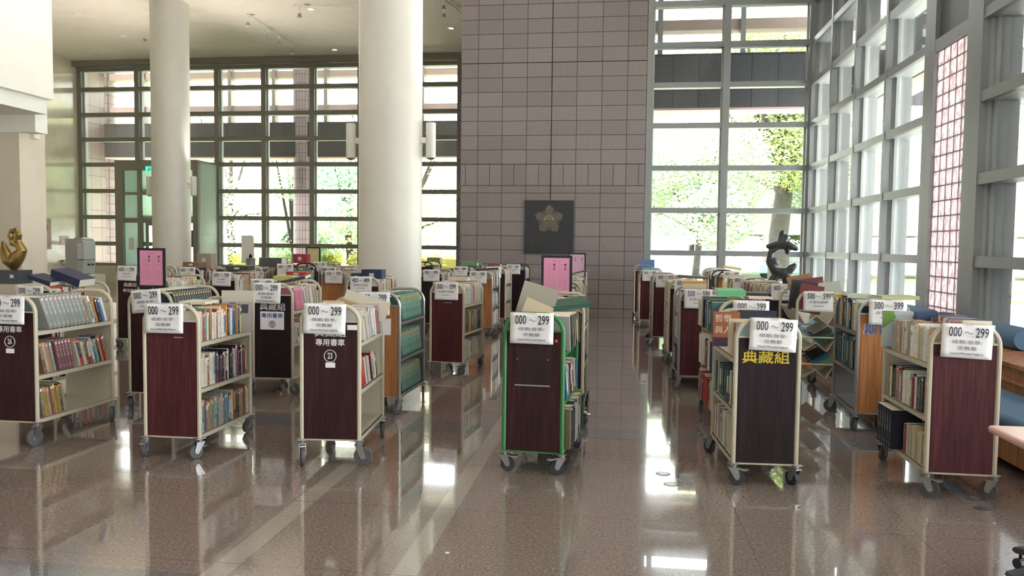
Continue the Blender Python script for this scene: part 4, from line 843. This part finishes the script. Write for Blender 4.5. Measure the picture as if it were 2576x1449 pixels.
slab('navy hardback standing along the top of the table side trolley', (2.17, 5.78, 1.02), (.25, .2, .04), (R_(90), 0, R_(2)), (.03, .05, .12))
slab('tan spined book beside the maroon flat book on the table side trolley', (2.02, 5.6, 1.055), (.07, .18, .04), (0, 0, R_(3)), (.36, .22, .16))
b1 = slab('green and blue picture book facing out on the table side trolley', (2.0, 5.99, .98), (.2, .26, .02), (R_(90), 0, 0), (.5, .58, .62))
MB().prism([(-.1, .13), (-.03, .13), (-.01, .08), (-.1, .0)], .010, .0112, c=(.18, .33, .07)).build('cover_picture', M_PLAIN, b1)
slab('yellow green flat book lying over the natural sciences trolley', (2.43, 7.35, 1.13), (.32, .24, .03), (0, R_(-1), R_(3)), (.46, .48, .24))
slab('pale mint book on the back corner of the natural sciences trolley', (2.2, 7.6, 1.13), (.26, .22, .02), (0, R_(2), 0), (.52, .62, .5))
slab('yellow book behind the mint one on the natural sciences trolley', (2.12, 7.75, 1.115), (.22, .18, .03), (0, 0, R_(4)), (.7, .55, .1))
slab('green covered book lying on the binder trolley', (.98, 7.15, 1.16), (.24, .2, .05), (R_(4), 0, R_(2)), (.12, .42, .2))
slab('dark spiral binder on the binder trolley beside the green book', (1.2, 7.3, 1.14), (.26, .22, .03), (0, 0, R_(-5)), (.03, .035, .04))
slab('pink spined thin book lying near the dark spiral binder', (1.22, 7.1, 1.12), (.2, .16, .018), (0, 0, R_(3)), (.6, .5, .45))
slab('orange flat book lying on the aisle trolley behind social sciences sheet', (.84, 9.0, 1.165), (.26, .2, .022), (0, 0, R_(1)), (.6, .28, .08))
slab('cream thick book directly beneath the orange flat book', (.84, 9.0, 1.125), (.26, .2, .055), (0, 0, 0), (.58, .52, .36))
slab('turquoise flat book lying on the second aisle end trolley', (.62, 15.7, 1.12), (.3, .22, .03), (0, 0, 0), (.08, .42, .42))
slab('blue picture book standing on the trolley at the aisle end', (.62, 17.5, 1.17), (.33, .2, .03), (R_(90), 0, 0), (.14, .22, .5))
slab('tan book resting tilted over the history sheet trolley', (2.0, 9.05, 1.16), (.26, .2, .03), (R_(72), R_(-12), 0), (.33, .2, .1))
slab('maroon book resting against the tan tilted book', (2.1, 8.98, 1.13), (.26, .2, .03), (R_(75), R_(-9), 0), (.19, .045, .07))
slab('maroon titled book leaning behind the social sciences sheet', (2.02, 8.68, 1.02), (.24, .3, .03), (R_(82), R_(10), 0), (.18, .035, .04))
slab('black and tan book leaning next to the maroon titled one', (1.97, 8.8, 1.04), (.27, .32, .04), (R_(80), R_(9), 0), (.03, .035, .045))
slab('white and green book lying open on the sloping shelf trolley', (2.27, 8.9, 1.08), (.25, .24, .03), (R_(60), R_(-8), 0), (.5, .56, .48))
for j, (zz, cc) in enumerate(((.60, ((.02, .12, .07), (.62, .6, .55), (.1, .08, .09), (.28, .42, .5), (.5, .48, .46))), (.32, ((.2, .32, .12), (.62, .2, .03), (.05, .26, .5), (.25, .1, .2), (.03, .035, .03))))):
    for k, c in enumerate(cc):
        s = -1 if k % 2 else 1; nm = ('%s book in the %s trough of the sloping shelf trolley' % (('dark green', 'white', 'dark', 'pale blue', 'grey') if j == 0 else ('moss green', 'orange', 'blue', 'purple', 'black'))[k:k+1][0] if False else '')
        cn = (('dark green', 'white', 'black', 'pale blue', 'grey') if j == 0 else ('moss green', 'orange', 'blue', 'purple', 'near-black'))[k]
        slab('%s book lying in the %s trough of the sloping shelf trolley' % (cn, ('upper', 'lower')[j]), (2.05+s*.105, 8.66+.12*(k//2), zz+.035+.03*(k//2)), (.19, .26, .025), (R_(8), R_(-s*30), 0), c)
slab('dark folder draped across the arch of the thirty-two trolley', (-3.42, 7.98, 1.16), (.34, .22, .03), (R_(4), R_(-12), R_(5)), (.05, .055, .045))
BX = (('navy binder box on the trolley before the thick column', (-3.3, 10.4, 1.12), (.28, .2, .16), (0, 0, 0), (.02, .035, .09)), ('smaller navy binder beside the navy box', (-3.5, 10.35, 1.09), (.14, .2, .12), (0, 0, 0), (.02, .04, .1)),
      ('dark red box on the black framed trolley', (-5.62, 13.5, 1.27), (.26, .2, .16), (0, 0, R_(4)), (.32, .03, .05)), ('bright red flat box lying before the black framed trolley', (-4.62, 11.0, 1.1), (.3, .22, .06), (0, 0, 0), (.42, .06, .05)),
      ('yellow book lying behind the thirty-two trolley', (-4.2, 9.6, 1.11), (.26, .2, .04), (0, 0, 0), (.55, .48, .12)), ('dark archive box on the magazine trolley', (-5.62, 11.2, 1.16), (.34, .25, .07), (0, 0, 0), (.05, .055, .045)),
      ('black flat folder beneath the archive box', (-5.85, 11.3, 1.12), (.28, .25, .03), (0, 0, 0), (.03, .03, .03)), ('pile of dark glossy magazines under window mullion', (-6.05, 13.3, 1.2), (.42, .28, .16), (0, 0, 0), (.08, .09, .10)),
      ('brown archive box on the slim column trolley', (-7.5, 13.2, 1.14), (.3, .24, .09), (0, 0, 0), (.2, .13, .08)), ('tall grey brown box behind the brown archive box', (-7.4, 13.45, 1.2), (.28, .2, .28), (0, 0, 0), (.33, .28, .22)),
      ('plum flat books before the slim column', (-6.85, 10.9, 1.155), (.3, .24, .05), (0, 0, 0), (.16, .04, .10)), ('green binder lying on the green framed far trolley', (-3.08, 16.3, 1.16), (.34, .24, .06), (0, R_(6), 0), (.16, .28, .16)),
      ('dark green binder tilted toward the tile wall', (-2.92, 16.5, 1.14), (.2, .24, .06), (0, R_(40), 0), (.10, .2, .11)), ('red flat book on the cream trolley before the tile wall', (-2.4, 15.3, 1.16), (.24, .2, .03), (0, 0, 0), (.24, .05, .06)),
      ('dark brown sloping folder on the orange trolley by the tile wall', (-2.25, 13.6, 1.13), (.4, .24, .03), (0, R_(-4), 0), (.07, .04, .035)), ('cream book lying on the plum panelled trolley', (-1.98, 9.75, 1.12), (.24, .22, .04), (0, 0, 0), (.58, .5, .46)),
      ('maroon thin book along the plum panelled trolley front', (-2.08, 9.35, 1.085), (.2, .16, .016), (0, 0, 0), (.2, .03, .05)), ('old olive book lying on the furthest back trolley', (-4.15, 17.6, 1.2), (.3, .24, .1), (0, 0, 0), (.16, .18, .12)),
      ('pale yellow book tilted on the trolley closest to corner window', (2.2, 15.9, 1.16), (.34, .24, .05), (0, R_(8), 0), (.6, .56, .34)), ('dark green folio resting on the centre row trolley', (-.6, 12.0, 1.15), (.3, .24, .02), (0, R_(-14), 0), (.08, .13, .09)),
      ('dark hardback lying on the history sheet aisle trolley', (1.0, 10.95, 1.15), (.4, .24, .03), (0, R_(3), 0), (.12, .13, .11)))
for lb, loc, sz, rot, c in BX: slab(lb, loc, sz, rot, c, name='archive_box' if 'box' in lb else 'book', cat='box' if 'box' in lb else 'book')

# --- framed signs standing on trolleys
def sign(lb, x, y, w, z0, z1, pm, grid=True, pole=True, glare=False):
    e = empty('framed_sign', (x, y, z0)); tag(e, lb, 'sign', 'framed signs on poles'); h = z1-z0; f = w*.075
    MB().box(-w/2, w/2, -.012, .012, 0, f).box(-w/2, w/2, -.012, .012, h-f, h).box(-w/2, -w/2+f, -.012, .012, f, h-f).box(w/2-f, w/2, -.012, .012, f, h-f).build('frame', M_FRB, e)
    MB().box(-w/2+f, w/2-f, -.003, .008, f, h-f).build('printed_sheet', pm, e)
    ik = MB(); rnd = random.Random(3)
    for k in range(9): a = -w*.16+k*w*.036; ik.box(a, a+w*.026, -.0045, -.003, h*.855, h*.872)
    ik.box(-w*.1, w*.1, -.0045, -.003, h*.115, h*.121)
    if grid:
        for cx in (-w*.2, w*.16):
            for k in range(12): zz = h*(.81-k*.054); ik.box(cx-w*.12, cx+w*.17, -.004, -.003, zz, zz+.0007)
            for q in (-w*.12, w*.06, w*.17): ik.box(cx+q, cx+q+.0007, -.004, -.003, h*(.81-11*.054), h*.81)
            for k in range(11): zz = h*(.79-k*.054); ik.box(cx-w*.1, cx+w*.03, -.0042, -.003, zz-.0016, zz+.0006)
    ik.build('printed_lines', mat('faded_purple_ink', (.42, .16, .26), .5), e)
    if grid:
        for cx in (-w*.2, w*.16):
            for k, c in ((0, (.06, .04, .05)), (1, (.35, .22, .2)), (2, (.5, .02, .1))): MB().cyl((cx+w*.115, -.006, h*(.785-k*.054)), (cx+w*.115, -.003, h*(.785-k*.054)), w*.032, n=16).build('colour_dot', mat('dot_%d' % k, c, .5), e)
            m = MB()
            for k in (4, 7, 8, 10): m.cyl((cx+w*.115, -.0055, h*(.785-k*.054)), (cx+w*.115, -.003, h*(.785-k*.054)), w*.012, n=8)
            m.build('small_marks', mat('dot_0', (.06, .04, .05), .5), e)
    MB().box(-.03, .03, .012, .022, h*.3, h*.5).cyl((0, .02, h*.4), (0, .02, -.25), .009).build('support_pole', M_BEIGE, e)
    return e
sign('black framed pink sign beside the slim column trolley', -5.836, 9.26, .372, .965, 1.462, M_PINK)
sign('large black framed pink sign in the centre row before the tile wall', -.66, 8.55, .335, .985, 1.445, M_PINK)
sign('smaller pink sign right beneath the bronze plaque edge' .replace('right ', ''), -.77, 14.85, .335, .96, 1.42, mat('light_pink_paper', (.74, .50, .66), .5))
sign('black framed pale yellow sign in front of the far window', -6.78, 16.95, .33, 1.02, 1.455, M_YPAP, grid=False)
# ------------------------------------------------------------------ outdoors
struct(MB().box(-120, 120, -60, 160, -.3, -.13).build('ground', M_GROUND))
struct(MB().box(-60, -6, 33, 80, -.13, -.05).build('lawn', M_GRASS)); struct(MB().box(5, 60, 27, 80, -.13, -.05).build('lawn', M_GRASS))
M_EXTL = mat_tile('olive_stone_beam_tiles', 1.2, .69, (.055, .052, .048), (.02, .02, .02), .012)
so = mat('pink_soffit', (.62, .42, .38), .6)
b = empty('colonnade_beam'); struct(b)
MB().box(-3.5, 12, 19.85, 20.6, 4.95, 6.25).box(5.6, 6.3, -8, 19.85, 4.95, 6.25).build('beam_facing', M_EXT, b)
MB().box(-3.4, 11.9, 19.9, 20.58, 4.90, 4.95).box(5.65, 6.28, -8, 19.9, 4.9, 4.95).build('beam_soffit', so, b)
MB().box(-3.5, 12, 20.0, 20.4, 6.85, 7.1).box(-3.5, 12, 20, 20.4, 8.15, 8.4).build('upper_rail', M_EXTP, b)
struct(MB().box(-3.5, 12, 18.9, 21.6, 8.7, 9.0).box(4.6, 7.2, -8, 18.9, 8.7, 9.0).build('canopy_roof', M_EXTP))
struct(MB().box(-27, -3, 27.3, 31.6, 8.7, 9.0).build('canopy_roof', M_EXTP))
struct(MB().box(-21.6, -20.9, 27.3, 30.8, -.1, 8.7).build('wall_walkway_end', mat_tile('end_wall_tiles', .62, .69, (.30, .24, .23), (.1, .08, .08), .012, axis='Y')))
m = MB(); ys = (6.0, 9.4, 11.6, 13.7, 15.8, 18.2)
for y0, y1 in zip(ys, ys[1:]): m.box(5.62, 6.28, y0+.75, y1, 6.25, 8.7).box(5.62, 6.28, y0, y0+.75, 6.25, 6.9).box(5.62, 6.28, y0, y0+.75, 7.6, 8.7)
m.build('attic_wall', M_EXTY, b)
b2 = empty('colonnade_beam'); struct(b2)
MB().box(-26, -3, 30, 30.8, 4.95, 6.3).build('beam_facing', M_EXTL, b2); MB().box(-26, -3, 30.03, 30.78, 4.9, 4.95).build('beam_soffit', so, b2)
MB().box(-26, -3, 30.2, 30.6, 6.75, 7.0).box(-26, -3, 30.2, 30.6, 8.1, 8.35).build('upper_rail', M_EXTP, b2)
def post(x0, x1, y, z0, z1, m=M_JAMB): return MB().box(x0, x1, y, y+.3, z0, z1)
for x in (.86, 2.83): post(x, x+.12, 19.95, 6.25, 9.5).build('rail_post', M_FRAME, b)
for x in (-21.5, -18.6, -15.4, -12.5-3, -9.2-1.0, -15.2): pass
for x in (-19.35, -17.5, -15.6, -13.75, -11.9+.3, -9.65, -7.7): post(x, x+.14, 30.1, 6.3, 9.8).build('rail_post', M_FRAMEL, b2)
for (x, y) in ((-12.48, 30.4), (-21.2, 30.4)):
    m = MB(); n = 32; m.lathe([(.47, 0), (.47, 11)], (x, y, 0), n)
    m.build('column', mat_tile('round_column_tiles', .115, .34, (.30, .24, .24), (.10, .08, .09), .012)).__setitem__('kind', 'structure')
struct(MB().box(5.3, 7.6, 6.6, 10.2, -.13, 11).build('wall_tiled_tower', mat_tile('side_tower_tiles', .12, .34, (.25, .21, .235), (.09, .075, .09), .01, axis='X')))
struct(MB().box(5.9, 6.9, 15.2, 16.0, -.13, 4.9).build('column', mat_tile('square_pier_tiles', .12, .34, (.36, .29, .29), (.12, .1, .1), .01)))
# pavilion beyond the corner window
pv = empty('pavilion'); tag(pv, 'low pale pink pavilion with square openings beyond the corner window', 'building')
MB().box(1.0, 26, 45, 52, 2.3, 3.3).build('roof', M_EXTP, pv)
for i in range(9): MB().box(5.9+i*2.05, 6.5+i*2.05, 45, 45.6, -.1, 2.3).build('pillar', M_EXTP, pv)
m = MB()
for k in range(4): m.box(1.0, 5.2, 44.95, 45.0, 1.72+k*.14, 1.80+k*.14)
m.build('shutter', M_JAMB, pv); MB().box(5.0, 5.7, 45, 45.7, -.1, 2.3).build('pillar', mat_tile('pavilion_pier_tiles', .3, .3, (.5, .36, .34), (.3, .2, .2), .02), pv)
MB().prism([(6, 3.3), (26, 3.3), (26, 5.6), (24, 5.6)], 46, 51, axis='Y').build('sloped_roof', M_EXTP, pv)
# plants, trees
def leaves(m, cx, cy, cz, rx, ry, rz, n, size, cols, rnd, hollow=.35):
    for _ in range(n):
        while True:
            p = Vector((rnd.uniform(-1, 1), rnd.uniform(-1, 1), rnd.uniform(-1, 1)))
            if hollow < p.length < 1: break
        c = Vector((cx+p.x*rx, cy+p.y*ry, cz+p.z*rz)); a = Vector((rnd.gauss(0, 1), rnd.gauss(0, 1), rnd.gauss(0, .6))).normalized(); e = a.orthogonal().normalized()
        s = size*rnd.uniform(.6, 1.4); b = len(m.v); m.v += [tuple(c-a*s), tuple(c+e*s*.5), tuple(c+a*s), tuple(c-e*s*.5)]
        k = rnd.uniform(.75, 1.25); col = rnd.choice(cols); m.face((b, b+1, b+2, b+3), 0, tuple(min(1, x*k) for x in col))
def tree(x, y, h, r, lb, cols, seed, trunk=.25, base=2.0, clumps=9, n=1100, size=.09):
    rnd = random.Random(seed); e = empty('tree', (x, y, -.1)); tag(e, lb, 'tree', 'trees outside the windows'); m = MB(); t = MB()
    t.sweep([(0, 0, 0), (rnd.uniform(-.1, .1), 0, base*.5), (rnd.uniform(-.2, .2), 0, base), (0, 0, h*.75)], 1, 1, 10, radii=[trunk*1.2, trunk, trunk*.9, trunk*.3])
    for k in range(clumps):
        a = rnd.uniform(0, 2*PI); d = r*rnd.uniform(.25, .85); zz = base+(h-base)*rnd.uniform(.05, .95); c = (d*math.cos(a), d*math.sin(a), zz)
        t.sweep([(0, 0, base*.85+rnd.uniform(0, .3)*(h-base)), (c[0]*.5, c[1]*.5, (base+zz)/2), c], 1, 1, 6, radii=[trunk*.45, trunk*.3, trunk*.08])
        q = r*rnd.uniform(.4, .62); leaves(m, *c, q, q, q*.7, n, size, cols, rnd)
    t.build('trunk', M_BARK, e, smooth=True); m.build('foliage', M_LEAF, e)
LG = [(.56, .64, .38), (.66, .70, .38), (.44, .58, .38)]; YG = [(.78, .74, .36), (.66, .70, .40), (.82, .72, .34)]; DG = [(.28, .42, .32), (.40, .54, .42), (.32, .50, .42)]
tree(7.8, 40, 13, 5.5, 'large old tree with thick forked trunk beyond the corner window', [(.30, .36, .16), (.42, .42, .14), (.24, .34, .18)], 1, .46, 4.5, 22, 2300, .095)
D2 = [(.20, .30, .20), (.26, .37, .25), (.20, .31, .26), (.34, .42, .24), (.40, .40, .18)]
tree(3.2, 34, 7.2, 3.4, 'leafy tree filling the corner window between tile wall and thick trunk', D2, 2, .14, 2.4, 16, 1900, .08)
tree(0.2, 48, 9, 4.5, 'round green tree glimpsed beside the tile wall edge beyond pavilion', D2, 31, .2, 2.5, 14, 800, .16)
tree(12.5, 50, 10, 5, 'bushy green tree beyond the pavilion roof', D2, 32, .2, 2.5, 14, 800, .16)
tree(5.0, 56, 10, 5, 'dark green tree standing behind the middle of the pavilion', D2, 33, .2, 2.5, 14, 800, .16)
tree(8.5, 64, 12, 7, 'tall green tree furthest behind the pale pavilion', D2, 3, .4, 4, 12, 420, .26)
tree(-19.5, 38, 9, 3.8, 'yellow green tree outside the far window beside marble wall', YG+LG, 4, .2, 3)
tree(-15.0, 44, 10, 4.2, 'leafy tree outside seen above the glass doorway', LG, 5, .25, 3)
tree(-16.6+1.2, 36, 6.5, 3.0, 'dark green tree with leaning trunk beside the doorway panel', DG+LG, 6, .2, 1.2)
tree(-12.9, 37, 7.5, 2.8, 'deep green tree behind the narrow tiled outdoor column', DG, 7, .18, 2.2, 10, 760)
tree(-10.2, 36, 8.5, 3.4, 'bright yellow green tree with bent trunk outside the far window', YG+LG, 8, .26, 2.0, 12)
tree(-6.0, 39, 9.5, 3.8, 'light green tree outside between thick column and tile wall', LG, 9, .28, 3.0, 12)
tree(17.5, 30, 9, 4, 'round green tree outside beyond the side window', DG+LG, 10, .25, 3)
tree(19, 18, 9, 4, 'green tree outside behind the glass blocks', LG, 11, .25, 3)
def hedge(x0, x1, y0, y1, h, lb, cols, seed, n=3000):
    rnd = random.Random(seed); m = MB(); c = ((x0+x1)/2, (y0+y1)/2, 0)
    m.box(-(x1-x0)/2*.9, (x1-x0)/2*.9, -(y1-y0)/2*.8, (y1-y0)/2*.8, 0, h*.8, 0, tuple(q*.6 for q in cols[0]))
    for _ in range(n//40): leaves(m, rnd.uniform(-.5, .5)*(x1-x0), rnd.uniform(-.5, .5)*(y1-y0), h*rnd.uniform(.55, .85), .35, .35, h*.3, 40, .07, cols, rnd, .3)
    o = m.build('hedge', M_LEAF, loc=(c[0], c[1], -.1)); tag(o, lb, 'hedge')
YH = [(.74, .70, .22), (.64, .66, .24)]
hedge(-19.6, -13.6, 37.5, 38.6, 1.3, 'bright yellow green hedge outside beside the doorway', YH, 21)
hedge(-12.0, -6.2, 33.5, 34.4, 1.25, 'bright yellow green hedge outside behind the yellow sign', YH, 22)
hedge(1.0, 3.2, 21.2, 22.0, .8, 'low yellow planting outside at the foot of the corner window', YH+LG, 23, 1500)
def car(x, y, rz, col, lb):
    e = empty('car', (x, y, -.12), rz); tag(e, lb, 'car', 'cars parked beyond the corner window')
    MB().prism([(-2.1, .35), (2.1, .35), (2.15, .7), (1.3, .9), (-1.4, .95), (-2.1, .8)], -.85, .85, axis='Y').build('body', mat('paint_%d' % int(x*10), col, .3), e, bevel=.05)
    MB().prism([(-1.4, .93), (1.1, .88), (.5, 1.4), (-1.0, 1.42)], -.75, .75, axis='Y').build('cabin', mat('dark_car_glass', (.1, .12, .13), .1), e, bevel=.04)
    for sx in (-1.3, 1.3):
        for sy in (-.86, .66): MB().cyl((sx, sy, .33), (sx, sy+.2, .33), .32, n=18).build('wheel', M_FRB, e)
car(3.0, 41, .2, (.55, .57, .58), 'silver car parked beyond the corner window')
car(9.3, 43.5, .1, (.2, .3, .3), 'dark teal car parked beside the pale pavilion')
